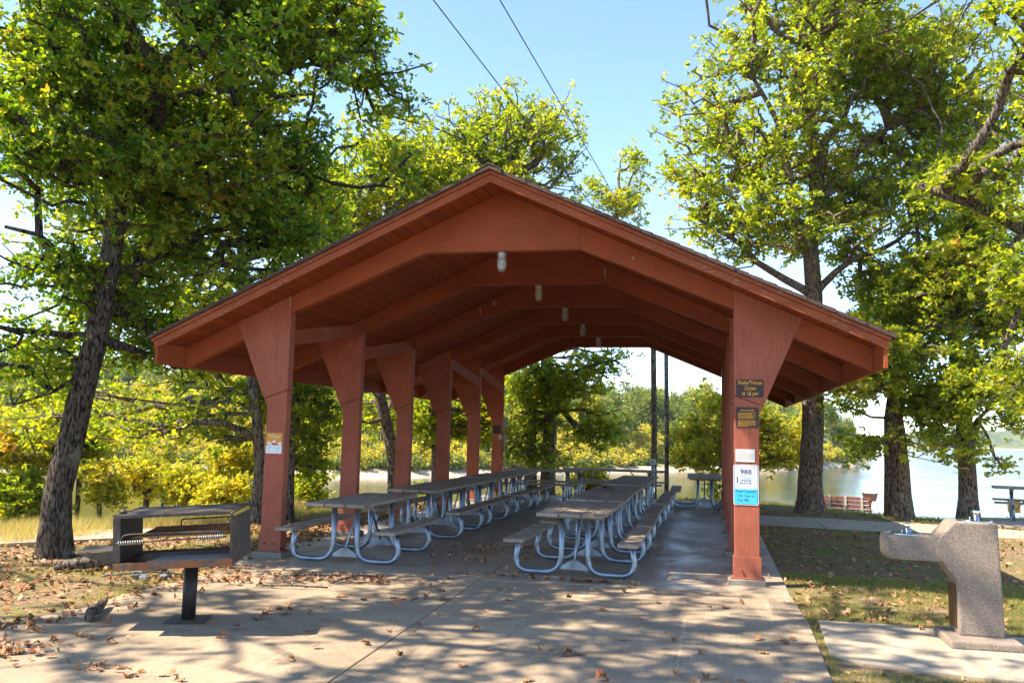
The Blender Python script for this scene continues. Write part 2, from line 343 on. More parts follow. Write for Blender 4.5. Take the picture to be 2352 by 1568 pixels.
def tree(name,label,cat,trunk,blobs,seed,n_attr,per,leaf,mleaf,mbark,r_base,group=None,sig=.2,thr=.42,up=.5,twins=(),base=None,r_top=None,avoid=None,alpha=.45,tip=.006,nsc=1.0,limbs=(),parts=('trunk','crown')):
    """trunk: world points; blobs: (centre, radii) of crown masses in the world"""
    rng=np.random.RandomState(seed); n_attr=int(n_attr*DEN); per=per*1.0; sig=sig*.62; leaf=leaf*.60; thr=thr+.035; tip=tip*1.5
    base=Vector(base) if base is not None else Vector(trunk[0])
    root=empty(name,base,0,label,cat,group); B=np.array(base)
    vol=np.array([b[1][0]*b[1][1]*b[1][2] for b in blobs])**.8; vol/=vol.sum(); A=[]
    for b,vf in zip(blobs,vol):
        m=max(3,int(n_attr*vf*1.7)); q=rng.normal(size=(m,3)); q/=np.linalg.norm(q,axis=1)[:,None]; q*=(rng.random(m)**.42*np.where(rng.random(m)<.12,1.25,1)*(.62+.85*vnoise(q*1.9+rng.random(3)*40,1,seed)))[:,None]
        A.append(np.array(b[0])+q*np.array(b[1]))
    A=np.vstack(A); nz=vnoise(A+50,nsc,seed)*.65+vnoise(A+90,nsc*2.3,seed+7)*.35; A=A[nz>thr]
    if avoid is not None: A=A[~avoid(A)]
    rng.shuffle(A); A=A[:n_attr]
    # skeleton
    P=[];par=[];pl=[]
    def addn(p,j,l): P.append(np.array(p)); par.append(j); pl.append(l); return len(P)-1
    tp=[np.array(p) for p in trunk]; j=-1; l=0; tr_nodes=[]
    for a,b in zip(tp,tp[1:]):
        L=np.linalg.norm(b-a); k=max(1,int(L/.35))
        for i in range(k):
            if j<0: j=addn(a,-1,0); tr_nodes.append(j)
            q=a+(b-a)*(i+1)/k; l+=L/k; j=addn(q,j,l*.3); tr_nodes.append(j)
    nt_=len(tr_nodes); lo=max(1,int(nt_*.30)); limbn=[]
    for pts,r0,r1 in limbs:
        pts=[np.array(W(*p)) if len(p)==3 else np.array(p) for p in pts]
        j=int(np.argmin([np.linalg.norm(P[i]-pts[0]) for i in range(len(P))])); lp=[j]; l=pl[j]; a=P[j]
        for b in pts[1:]:
            L=np.linalg.norm(b-a); k=max(1,int(L/.3)); wob=rng.normal(size=3)*L*.05
            for i in range(k):
                q=a+(b-a)*(i+1)/k+wob*math.sin(math.pi*(i+1)/k); l+=L/k*.3; j=addn(q,j,l); lp.append(j)
            a=b
        limbn.append((lp,r0,r1))
    order=np.argsort(np.linalg.norm(A-tp[-1],axis=1)); leafn=[]
    cap=len(P)+len(A)*9+10; PP=np.zeros((cap,3)); PL=np.zeros(cap); cnt=len(P); PP[:cnt]=P; PL[:cnt]=pl
    PL[:lo]=1e6
    segs=[]
    for ai in order:
        p=A[ai]; dd=np.linalg.norm(PP[:cnt]-p,axis=1); below=np.clip(PP[:cnt,2]-p[2],0,9)*.35
        j=int(np.argmin(dd+alpha*PL[:cnt]+below)); L=dd[j]; k=max(1,min(8,int(L/.35))); a=PP[j].copy(); prev=j
        side=rng.normal(size=3)*L*.10; side[2]-=L*.02
        for i in range(k):
            t=(i+1)/k; q=a+(p-a)*t+side*math.sin(math.pi*t)+ (rng.normal(size=3)*.035*min(L,1.5) if i<k-1 else 0)
            PP[cnt]=q; PL[cnt]=(0 if PL[prev]>1e5 else PL[prev])+L/k; par.append(prev); prev=cnt; cnt+=1
        leafn.append(prev)
    wgt=np.zeros(cnt)
    for n_ in leafn: wgt[n_]+=1
    for i in range(cnt-1,0,-1): wgt[par[i]]+=wgt[i]
    wgt=np.maximum(wgt,.5); rad=tip*wgt**.50
    kids=[[] for _ in range(cnt)]
    for i in range(1,cnt): kids[par[i]].append(i)
    mb=MB(); top=tr_nodes[-1]
    rt=r_top if r_top else max(rad[top],r_base*.35)
    # trunk tube with root flare
    tpts=[PP[i]-B for i in tr_nodes]; rr=[]
    for q,i in enumerate(tr_nodes):
        t=q/(nt_-1); h=np.linalg.norm(PP[i]-PP[0]); rr.append((r_base*(1-t)+rt*t)*(1+.38*math.exp(-h/.28)))
    tpts2=[Vector(tpts[0])-Vector((0,0,.25))]+[Vector(t)+Vector(rng.normal(size=3)*r_base*(.05 if 0<i<nt_-1 else 0)) for i,t in enumerate(tpts)]; mb.tube(tpts2,[rr[0]*1.1]+rr,14)
    for tw in twins:
        n2=len(tw); mb.tube([Vector(t)-Vector(base) for t in tw],[r_base*.8*(1.15-.7*i/(n2-1)) for i in range(n2)],12)
    isT=set(tr_nodes)
    for lp,r0,r1 in limbn:
        m_=len(lp); mb.tube([Vector(PP[i]-B) for i in lp],[r0+(r1-r0)*i/(m_-1) for i in range(m_)],10); isT.update(lp[1:])
    stack=[(c,n_) for n_ in isT for c in kids[n_] if c not in isT]
    while stack:
        c,pn=stack.pop(); chain=[pn,c]; cur=c
        while kids[cur]:
            ks=sorted(kids[cur],key=lambda k:-wgt[k]); stack+= [(k,cur) for k in ks[1:]]; cur=ks[0]; chain.append(cur)
        r=[rad[i] for i in chain]; r[0]=min(r[1]*1.15,rt if pn in isT else 9)
        seg=6 if r[1]>.03 else (4 if r[1]>.012 else 3)
        mb.tube([Vector(PP[i]-B) for i in chain],r,seg,caps=False)
    mb.build(parts[0],mbark,root,fix=False)
    # leaves
    tips=PP[leafn]; n=len(tips); ros=np.maximum(1,rng.poisson(per/7.,n)); idx=np.repeat(np.arange(n),ros)
    rc=tips[idx]+rng.normal(size=(len(idx),3))*np.array([sig,sig,sig*.7])
    back=PP[np.array(par)[np.array(leafn)]]; t=rng.random(len(idx))[:,None]; rc+= (back[idx]-tips[idx])*t*.6
    j2=np.repeat(np.arange(len(rc)),7); ou=rng.normal(size=(len(j2),3)); ou/=np.linalg.norm(ou,axis=1)[:,None]; ou[:,2]*=.6
    cen=rc[j2]+ou*leaf*.25
    if avoid is not None: kk=~avoid(cen); cen=cen[kk]; ou=ou[kk]
    v,q=leaves(rng,cen-B,leaf,up,out=ou)
    fast_mesh(parts[1],v,q,mleaf,root)
    return root
def bl(lst):
    "crown masses given as sight line + distance + half sizes in photo units + half depth in metres"
    out=[]
    for x,y,d,rx,ry,rd in lst:
        c=W(x,y,d); s=d/F_PX; out.append(((c.x,c.y,c.z),(math.hypot(rx*s*math.cos(YAW),rd*math.sin(YAW))+.0,rd*.9+.2*rx*s,ry*s)))
    return out
def gp(x,y,d):
    p=W(x,y,d); z=ground_z(p.x,p.y); return (p.x,p.y,z)
def roof_avoid(a):
    x=a[:,0]; y=a[:,1]; z=a[:,2]; top=4.75-.455*np.abs(x-1.385)
    return (x>-3.1)&(x<5.9)&(y>-1.2)&(y<12.6)&(z<top+.25)|((x>-3.4)&(x<6.0)&(y<-.6)&(y>-9)&(z<3.6)&(np.abs(x-1)<5))
def tr(pts): return [tuple(W(*p)) for p in pts]
def trunk_path(base,pts): return [base]+tr(pts)
tree('oak_tree','big leaning dark oak with a thick mottled trunk left of the steel grill','tree',
     trunk_path(gp(125,1277,10.55),[(135,1130,10.55),(165,1000,10.6),(205,850,10.7),(235,700,10.8),(258,560,10.9),(272,450,11.0),(330,280,11.2),(380,150,11.3)]),
     bl([(420,110,11.5,400,200,2.2),(110,260,10.5,190,190,2),(330,400,11,300,150,2.0),(760,300,12.0,150,150,1.6),(840,290,12.4,80,120,1.2),(720,190,12,150,80,1.2),(860,400,12.6,60,70,1),(620,450,12.2,190,110,1.5),(60,120,10.5,110,120,1.5),(650,60,11.8,160,70,1.2),(800,40,12.0,100,60,1),(560,560,12.2,200,110,1.2),
         (100,620,10.3,130,90,1.2),(60,800,10.6,110,110,1.1),(300,700,11.8,170,120,1.1),(420,840,12.5,150,80,.9),(250,-260,10.5,380,220,2.5),(800,440,13,100,80,1),(500,260,11.5,330,110,2)]),
     11,1900,32,.125,M_leafA,M_barkd,.172,sig=.20,thr=.44,avoid=roof_avoid,
     limbs=[([(272,450,11),(320,330,11.1),(345,240,11),(400,140,10.9),(440,60,10.9)],.11,.05),([(345,260,11),(450,215,11.3),(560,165,11.6),(660,125,12),(760,150,12.2)],.075,.025),([(300,430,11),(400,330,11.3),(480,295,11.5),(570,235,11.8),(700,230,12)],.06,.02),
            ([(280,500,11),(420,390,11.6),(540,345,11.9),(640,370,12.1),(760,420,12.3)],.06,.018),([(262,600,10.9),(320,605,11.2),(400,580,11.5),(500,600,11.7)],.05,.018),([(245,660,10.8),(170,610,10.6),(90,540,10.4),(10,520,10.2)],.055,.02),([(205,860,10.7),(120,900,10.5),(30,930,10.3)],.035,.012)],r_top=.10,tip=.0065,alpha=.3)
tree('oak_tree','slim dark trunked oak left of the front left shelter post, crown hanging over the water','tree',
     trunk_path(gp(592,1185,15.0),[(597,1060,15),(590,950,15.1),(575,850,15.2),(560,650,15.4),(540,450,15.6)]),
     bl([(420,960,15.5,190,90,1.8),(230,985,15.5,110,40,1.4),(560,720,16,200,150,2),(330,560,16,200,150,2),(700,560,16.5,110,120,1.5),(150,950,16,150,80,1.5),(300,250,16,300,200,2)]),
     12,640,25,.15,M_leafB,M_bark,.105,sig=.27,thr=.46,avoid=roof_avoid,r_top=.06)
tree('oak_tree','thin dark oak trunk just right of the front left shelter post','tree',
     trunk_path(gp(664,1190,15.4),[(668,1060,15.4),(672,930,15.5),(668,760,15.6),(660,600,15.8)]),
     bl([(735,960,16,60,90,.9),(720,1060,16,30,50,.5),(650,900,16.5,70,60,1),(680,480,16.5,110,130,1.5)]),
     13,230,40,.14,M_leafB,M_bark,.075,sig=.22,thr=.42,avoid=roof_avoid,r_top=.05)
tree('oak_tree','leaning oak trunk seen between the second and third left posts','tree',
     trunk_path(gp(912,1125,21),[(903,1040,21),(885,960,21),(868,890,20.8),(850,700,20.6),(830,540,20.5)]),
     bl([(800,470,21,90,120,1.8),(900,360,22,70,90,1.6),(760,950,20,70,50,1.2),(880,950,22,60,50,1),(960,470,22,70,70,1)]),
     14,360,34,.17,M_leafB,M_bark,.17,sig=.27,thr=.40,avoid=roof_avoid,r_top=.08)
tree('oak_tree','straight slender oak trunk seen between the third and fourth left posts','tree',
     trunk_path(gp(1000,1110,23),[(1000,1000,23),(998,900,23),(1000,750,23),(1010,600,23)]),
     bl([(985,960,23,60,60,1.2),(1060,940,23.5,50,70,1),(1040,450,23,90,60,1.6),(1110,960,24,40,60,.8)]),
     15,250,40,.17,M_leafB,M_bark,.085,sig=.27,thr=.40,avoid=roof_avoid)
tree('oak_tree','twin trunked oak behind the back opening, its top rising over the roof ridge','tree',
     trunk_path(gp(1256,1150,24),[(1258,1050,24),(1262,950,24),(1256,850,24),(1240,700,24),(1215,560,24),(1190,420,24)]),
     bl([(1130,330,24,130,90,1.8),(1260,320,24,85,85,1.5),(1000,370,24,100,80,1.5),(1140,225,24,55,35,.8),(1090,440,24,160,70,2),(1230,430,24,90,80,1.5),(1300,950,23.5,140,60,1.3),(1190,900,24,70,90,1.5),(1400,835,23.5,70,28,.9),(1230,1045,23.5,90,30,1.0),(1370,1000,23.2,70,35,.8),(1270,880,23.8,110,50,1.3),(1180,990,23.6,40,60,.9),(1060,270,24,50,40,.8),(1310,860,24,70,50,1.2)]),
     16,1050,18,.17,M_leafB,M_bark,.20,sig=.28,thr=.40,avoid=roof_avoid,r_top=.09,
     twins=[[gp(1222,1150,24)]+tr([(1219,1050,24),(1222,950,24),(1216,880,24),(1190,800,24)])])
tree('oak_tree','small thin crowned oak with orange leaves right of the roof ridge','tree',
     trunk_path(gp(1268,1130,30),[(1275,960,30),(1300,850,30),(1370,700,30),(1410,540,30),(1420,440,30)]),
     bl([(1450,380,30,40,50,.9),(1400,455,30,60,28,.8),(1475,470,30,40,35,.8),(1358,415,30,22,25,.4),(1440,460,30,60,40,1),(1465,350,30,25,20,.5)]),
     17,95,22,.17,M_leafB,M_bark,.09,sig=.25,thr=.46,avoid=roof_avoid,alpha=.3)
tree('oak_tree','tall full crowned oak with one straight trunk right of the shelter','tree',
     trunk_path(gp(1862,1174,19.6),[(1862,1100,19.6),(1866,950,19.6),(1868,800,19.6),(1868,680,19.6),(1862,560,19.6),(1876,440,19.6),(1890,330,19.6)]),
     bl([(1850,170,19.5,230,170,2.6),(1700,330,19.5,170,140,2.2),(2010,280,20,190,180,2.3),(2130,160,19.8,140,160,2),(2140,380,19.5,110,120,1.6),(1990,60,19.6,170,110,2),(2010,440,19.5,130,90,1.6),(1620,470,19,95,75,1.4),(1760,500,18.8,150,90,1.8),(1960,520,19.5,150,100,1.8),(1710,70,19.5,80,90,1.6),(1860,-130,19.5,260,140,2.6),(1570,400,19,45,50,1),(1690,600,19.3,60,45,1),(2050,640,19.8,80,70,1.2)]),
     18,1650,22,.165,M_leafB,M_bark2,.27,sig=.25,thr=.455,avoid=roof_avoid,
     limbs=[([(1868,700,19.6),(1800,640,19.5),(1735,600,19.4),(1680,545,19.4),(1600,500,19.3)],.10,.03),([(1864,620,19.6),(1828,520,19.4),(1812,400,19.3),(1790,290,19.2),(1730,180,19.2)],.12,.04),([(1862,560,19.6),(1890,460,19.6),(1950,370,19.8),(2020,310,20),(2090,250,20)],.12,.04),
            ([(1876,480,19.6),(1872,340,19.5),(1848,230,19.3),(1850,100,19.2)],.11,.04),([(1868,670,19.6),(1950,600,19.4),(2030,570,19.4),(2100,510,19.5)],.09,.03),([(1812,420,19.3),(1700,380,19.1),(1620,400,19)],.06,.02)],r_top=.13,tip=.0075,alpha=.28)
tree('oak_tree','double trunked oak between the park bench and the lakeside oak','tree',
     trunk_path(gp(2072,1186,18.9),[(2070,1080,18.9),(2058,960,18.9),(2068,860,18.9),(2060,760,18.9),(2080,640,19)]),
     bl([(2050,790,18.6,110,90,1.6),(1955,880,18.6,75,50,1.1),(1940,960,18.4,65,40,.9),(2140,900,18.6,80,80,1.3),(2100,660,19,140,110,1.8),(2120,1010,18.6,60,45,.8),(2130,950,18.5,60,50,.8),(1960,1030,18.4,50,28,.6),(2010,1000,18.4,50,30,.7),(1800,940,19,60,30,.8)]),
     19,760,22,.165,M_leafB,M_bark2,.20,sig=.23,thr=.42,avoid=roof_avoid,r_top=.1,
     twins=[[gp(2050,1186,19.1)]+tr([(2047,1080,19.1),(2042,960,19.1),(2050,880,19.0)])])
tree('oak_tree','forked lakeside oak standing behind the drinking fountain','tree',
     trunk_path(gp(2224,1194,18.4),[(2222,1090,18.4),(2216,960,18.4),(2200,840,18.4),(2186,720,18.4),(2200,600,18.4),(2240,480,18.4)]),
     bl([(2260,880,18,90,80,1.3),(2190,1020,18,55,40,.9),(2290,1030,17.8,60,45,.9),(2310,960,17.9,60,60,.9),(2160,960,18.2,50,50,.7),(2330,1070,17.6,35,25,.5),(2300,700,18.2,100,120,1.6),(2180,480,18.8,110,110,1.7),(2270,270,19,130,140,1.8),(2200,100,19.5,120,100,1.6),(2170,900,18,70,60,1.1),(2250,560,18.4,90,80,1.3)]),
     20,1000,22,.16,M_leafB,M_bark,.19,sig=.23,thr=.45,avoid=roof_avoid,limbs=[([(2190,740,18.4),(2150,640,18.4),(2110,560,18.5),(2080,470,18.6)],.09,.03),([(2210,1000,18.4),(2280,930,18),(2350,900,17.8)],.05,.015),([(2190,800,18.4),(2290,730,18.2),(2352,700,18)],.06,.02)],r_top=.09)
p0=W(2560,1290,11.5)
tree('oak_tree','nearer oak off the right edge, its long grey limb reaching into the picture','tree',
     [(p0.x,p0.y,-.05)]+tr([(2560,1000,11.5),(2540,750,11.6),(2500,600,11.6),(2440,560,11.6),(2352,530,11.7),(2240,470,11.9),(2110,425,12.1)]),
     bl([(2330,420,11.6,70,90,.8),(2340,650,11.3,60,70,.7),(2320,880,11.4,60,70,.6),(2350,130,11,60,70,.8),(2330,20,9.5,60,30,.6),(2200,420,12,70,40,.7),(2500,300,11.5,150,260,1.8),(2500,700,11.5,90,200,1.2)]),
     21,420,22,.125,M_leafB,M_bark,.22,sig=.2,thr=.40,r_top=.045,alpha=.3)
tree('maple_tree','bright yellow leaved tree behind the right hand shelter posts','tree',
     trunk_path(gp(1700,1150,25.5),[(1702,1080,25.5),(1700,1000,25.5),(1704,930,25.5)]),
     bl([(1610,1010,25.5,65,60,1.0),(1790,1005,25.5,75,50,1.0),(1700,975,25.5,90,50,1.1),(1640,930,25.5,40,40,.8),(1640,1110,25,20,50,.4),(1590,1055,25,45,22,.6),(1820,960,25.5,40,25,.6),(1770,1060,25.5,60,18,.5)]),
     22,330,26,.17,M_leafC,M_bark,.07,sig=.24,thr=.36,avoid=roof_avoid)
tree('sapling','bright yellow green sapling behind the cross set tables','sapling',
     trunk_path(gp(1352,1160,24.5),[(1352,1120,24.5),(1354,1080,24.5)]),
     bl([(1345,1105,24.5,28,35,.4),(1375,1110,24.5,20,30,.4)]),23,60,50,.15,M_leafC,M_bark,.02,sig=.17,thr=.2,parts=('stem','foliage'))
tree('sapling','yellow sapling with a pale bare stem between the big left oak and the grill','sapling',
     trunk_path(gp(232,1200,17),[(228,1150,17),(222,1100,17)]),
     bl([(250,1120,17,35,35,.4),(215,1080,17,25,18,.3)]),24,45,40,.13,M_leafC,M_bark,.03,sig=.16,thr=.2,parts=('stem','foliage'))
SH=[('olive leafed shrub at the left edge beyond the path',(40,1140,16.5,80,60,.8),M_leafB,120),('tall yellow green shrub tree behind the big left oak',(60,1010,17.5,100,70,1.2),M_leafC,190),
    ('broad yellow shrub on the bank above the grill shelf',(450,1120,19,60,45,.9),M_leafC,120),('loose yellow shrub between the big left oak and the broad yellow shrub',(340,1090,20,55,40,.8),M_leafC,75),('tall airy yellow green shrub left of the slim oak trunk',(545,1060,19.5,40,45,.7),M_leafC,80),('yellow green shrub on the bank directly behind the grill',(520,1145,18.5,55,45,.8),M_leafC,120),
    ('round shrub between the first and second left posts',(705,1125,19,32,42,.5),M_leafB,70),('green shrub hanging over the bank above the big left oak roots',(190,1000,18,60,60,.8),M_leafB,100),
    ('low shrub at the water behind the third left post',(945,1120,24,30,20,.5),M_leafB,40),
    ('low yellow shrub in front of the park bench end',(1855,1155,25.5,12,10,.2),M_leafC,14)]
for i,(lab,b,ml,na) in enumerate(SH):
    x,y,d,rx,ry,rd=b; g=gp(x,y,d); c=W(x,y,d)
    tree('shrub',lab,'shrub',[g,(g[0]*.5+c.x*.5,g[1]*.5+c.y*.5,(g[2]+c.z)/2),tuple(c)],bl([b]),40+i,na,42,.125,ml,M_bark,.02,sig=.19,thr=.25,parts=('stem','foliage'))
# trees that stand outside the picture to the left and cast the dappled shade
def cone(a): return ((a[:,2]-1.9)<.62*np.hypot(a[:,0]-CAM.x,a[:,1]-CAM.y))&(a[:,0]>-9.5)&(a[:,1]>-8.5)|(np.hypot(a[:,0]-CAM.x,a[:,1]-CAM.y)<2.5)
def off_tree(lab,path,blobs,seed,na):
    tree('oak_tree',lab,'tree',path,blobs,seed,na,14,.22,M_leafA,M_bark,.24,sig=.40,thr=.50,r_top=.1,tip=.009,nsc=.7,avoid=cone)
off_tree('shade oak outside the frame to the left of the apron',[(-8.2,-7.2,-.05),(-8,-7,4),(-7,-6.4,7),(-5.5,-5.6,9.5)],[((-5.5,-5.0,9.8),(4.2,3.2,2.6)),((-2.6,-4.6,9.6),(3.2,2.8,2.0)),((-8.5,-5.5,8),(3,3,2.4))],31,520)
off_tree('shade oak outside the frame behind the viewer',[(-2.5,-12.5,-.05),(-2.4,-12.3,4),(-2.2,-11,7),(-1.5,-9.5,9)],[((-2.5,-9,9.5),(4,3.2,2.4)),((.5,-8.2,9.6),(3,2.4,1.8))],32,380)
# ------------------------------------------------------------------ far bank
def far_tree(name,lab,cat,h,rx,n,leaf,mat,seed,group,shrub=False):
    rng=np.random.RandomState(seed); root=empty(name,(0,0,-60),0,lab,cat,group); mb=MB()
    zc=h*(.6 if not shrub else .5); rz=h*(.42 if not shrub else .5)
    mb.tube([(0,0,-.6),(.1,0,h*.3),(0,.15,h*.6),(.1,.1,h*.85)],[.17,.13,.09,.03] if not shrub else [.05,.04,.03,.02],6)
    nb=14 if not shrub else 7; cs=[]
    for i in range(nb):
        q=rng.normal(size=3); q/=np.linalg.norm(q); c=np.array([0,0,zc])+q*np.array([rx*.62,rx*.62,rz*.68]); cs.append(c)
        mb.tube([(0,0,max(.3,c[2]-h*.25)),tuple(c*.6+np.array([0,0,c[2]*.32])),tuple(c)],[.06,.04,.02],4)
    mb.build('trunk' if not shrub else 'stem',M_bark,root,fix=False)
    cs=np.array(cs); idx=rng.randint(0,nb,n); q=rng.normal(size=(n,3)); q/=np.linalg.norm(q,axis=1)[:,None]
    p=cs[idx]+q*(rng.random(n)**.45)[:,None]*np.array([rx*.42,rx*.42,rz*.34])
    k=vnoise(p+9,1.3,seed)>.33; p=p[k]
    v,f=leaves(rng,p,leaf,.35,FT_,FQ_); fast_mesh('crown' if not shrub else 'foliage',v,f,mat,root); return root
GT='green oaks on the wooded hillside across the water'; YT='yellowing trees on the wooded hillside across the water'; SB='pale shrubs along the sandy far shore'
FT=[far_tree('oak_tree','green oak on the wooded hillside across the water','tree',8.5,3.2,3400,.36,M_farG,61,GT),far_tree('oak_tree','green oak on the wooded hillside across the water','tree',7.5,2.6,2800,.34,M_farG,62,GT),
    far_tree('oak_tree','yellowing tree on the wooded hillside across the water','tree',7.0,2.6,2600,.36,M_farY,63,YT)]
FS=[far_tree('shrub','pale shrub on the sandy far shore','shrub',2.2,1.8,900,.26,M_farY,64,SB,True),far_tree('shrub','pale shrub on the sandy far shore','shrub',1.5,1.5,600,.24,M_farG,65,SB,True)]
rs=random.Random(8); used=set()
def put(src,az,dr,sc):
    r=interp(FAR,az)+dr; x=CAM.x+r*math.sin(R(az)); y=CAM.y+r*math.cos(R(az)); o=src if id(src) not in used else copy_tree(src); used.add(id(src))
    o.location=(x,y,ground_z(x,y)-.1); o.rotation_euler=(0,0,rs.uniform(0,6.28)); o.scale=(sc,sc,sc*rs.uniform(.9,1.15))
az=-46
while az<8.6:
    for dr,st in ((14,.45),(23,.6),(34,.7),(48,.75),(66,.7)):
        if rs.random()<st*1.05:
            taper=1 if az<6.5 else .55+.45*(8.6-az)/2.1
            put(rs.choice(FT if dr>20 else [FT[1],FT[2],FT[2]]),az+rs.uniform(-.6,.6),dr+rs.uniform(-4,5),rs.uniform(.85,1.25)*taper)
    az+=.75
az=-46
while az<9.1:
    put(rs.choice(FS),az+rs.uniform(-.5,.5),rs.uniform(3.5,7),rs.uniform(.7,1.4)*(1 if az<7.5 else .7)); put(rs.choice(FS),az+rs.uniform(-.5,.5),rs.uniform(8,20),rs.uniform(1.0,1.7)*(1 if az<7.5 else .7)); az+=.42
# far wooded ridge beyond the open lake
def ridge():
    rng=np.random.RandomState(3); vs=[];fs=[]; az0,az1=4,32; na=420; nr=16
    for i in range(na):
        a=R(az0+(az1-az0)*i/(na-1))
        for j in range(nr):
            t=j/(nr-1); r=(640+240*sst((math.degrees(a)-8)/8))+t*240
            b=8+4*math.sin(a*23+1)+3*math.sin(a*61); z=-3.3+b*sst(t*1.6)*1.45
            vs.append((CAM.x+r*math.sin(a),CAM.y+r*math.cos(a),z))
    V=np.array(vs); nzz=vnoise(V+5000,.10,4)*4.5+vnoise(V+5000,.3,5)*2.5; tt=np.tile(np.arange(nr)/(nr-1),na); V[:,2]+=nzz*(tt>.02)
    for i in range(na-1):
        for j in range(nr-1): fs.append((i*nr+j,(i+1)*nr+j,(i+1)*nr+j+1,i*nr+j+1))
    m=Mat('distant wooded ridge canopy',1,.05); p=m.pos(); n=m.noise(.08,p,6,.7); m.col(m.mix(m.ramp(n,[(.35,0),(.65,1)]),(.05,.085,.05),(.14,.16,.075)))
    tag(fast_mesh('wooded_ridge',V,fs,m.m,None,False),'low hazy wooded ridge across the open lake','ridge',kind='stuff')
ridge()
# ------------------------------------------------------------------ slabs
def slab(name,poly,z1,mat,label,th=.10):
    o=MB().prism(poly,z1-th,z1,'z').build(name,mat,None,.006); return tag(o,label,kind='structure')
YB=12.3
slab('shelter_floor',[(-1.78,-.62),(1.400,-.70),(1.400,YB),(-1.78,YB)],0,M_floor,'worn concrete floor of the shelter, left slab')
slab('shelter_floor',[(1.411,-.70),(4.66,-.42),(4.66,YB),(1.411,YB)],0,M_floor,'worn concrete floor of the shelter, right slab')
slab('concrete_apron',[(-1.22,-.635),(-1.45,-1.4),(-1.52,-2.6),(-1.56,-3.6),(-1.47,-4.3),(-1.15,-4.75),(-.9,-5.1),(-.7,-12),(1.65,-12),(1.493,-4.8),(1.398,-.712)],-.004,M_conc,'left slab of the broomed concrete apron')
slab('concrete_apron',[(1.409,-.712),(1.505,-4.8),(1.665,-12),(4.60,-12),(4.66,-3.5),(4.70,-1.9),(4.66,-.432)],-.004,M_conc,'right slab of the broomed concrete apron')
slab('fountain_pad',[(4.80,-1.62),(5.3,-1.60),(5.9,-1.68),(6.5,-1.80),(9,-2.1),(9,-3.9),(6.0,-3.28),(5.4,-3.2),(4.95,-3.1),(4.74,-2.9)],-.01,M_walk,'concrete pad under the drinking fountain')
def strip(name,far,near,label):
    slab(name,far+near[::-1],-.02,M_walk,label)
strip('concrete_walk',[(4.67,9.2),(5.9,9.15)],[(4.67,7.15),(5.9,7.02)],'shaded near section of the walk beside the shelter')
strip('concrete_walk',[(5.915,9.15),(7.0,8.95),(7.9,8.8)],[(5.915,7.02),(6.8,6.93),(7.7,6.87)],'middle section of the walk beside the shelter')
strip('concrete_walk',[(7.915,8.8),(9.6,8.25),(16,6.8)],[(7.715,6.87),(9.1,6.75),(16,4.8)],'sunlit far section of the walk beside the shelter')
slab('table_pad',[(9.6,11.2),(9.35,9.3),(13,8.4),(14,10.8)],-.025,M_walk,'concrete pad under the far right picnic table')
slab('concrete_path',[(-3.95,1.25),(-4.45,.85),(-5.3,-.15),(-8,-2.6),(-8.6,-1.9),(-6.1,.75),(-5.2,1.75),(-4.3,2.3)],-.02,M_walk,'pale path curving past the big left oak')
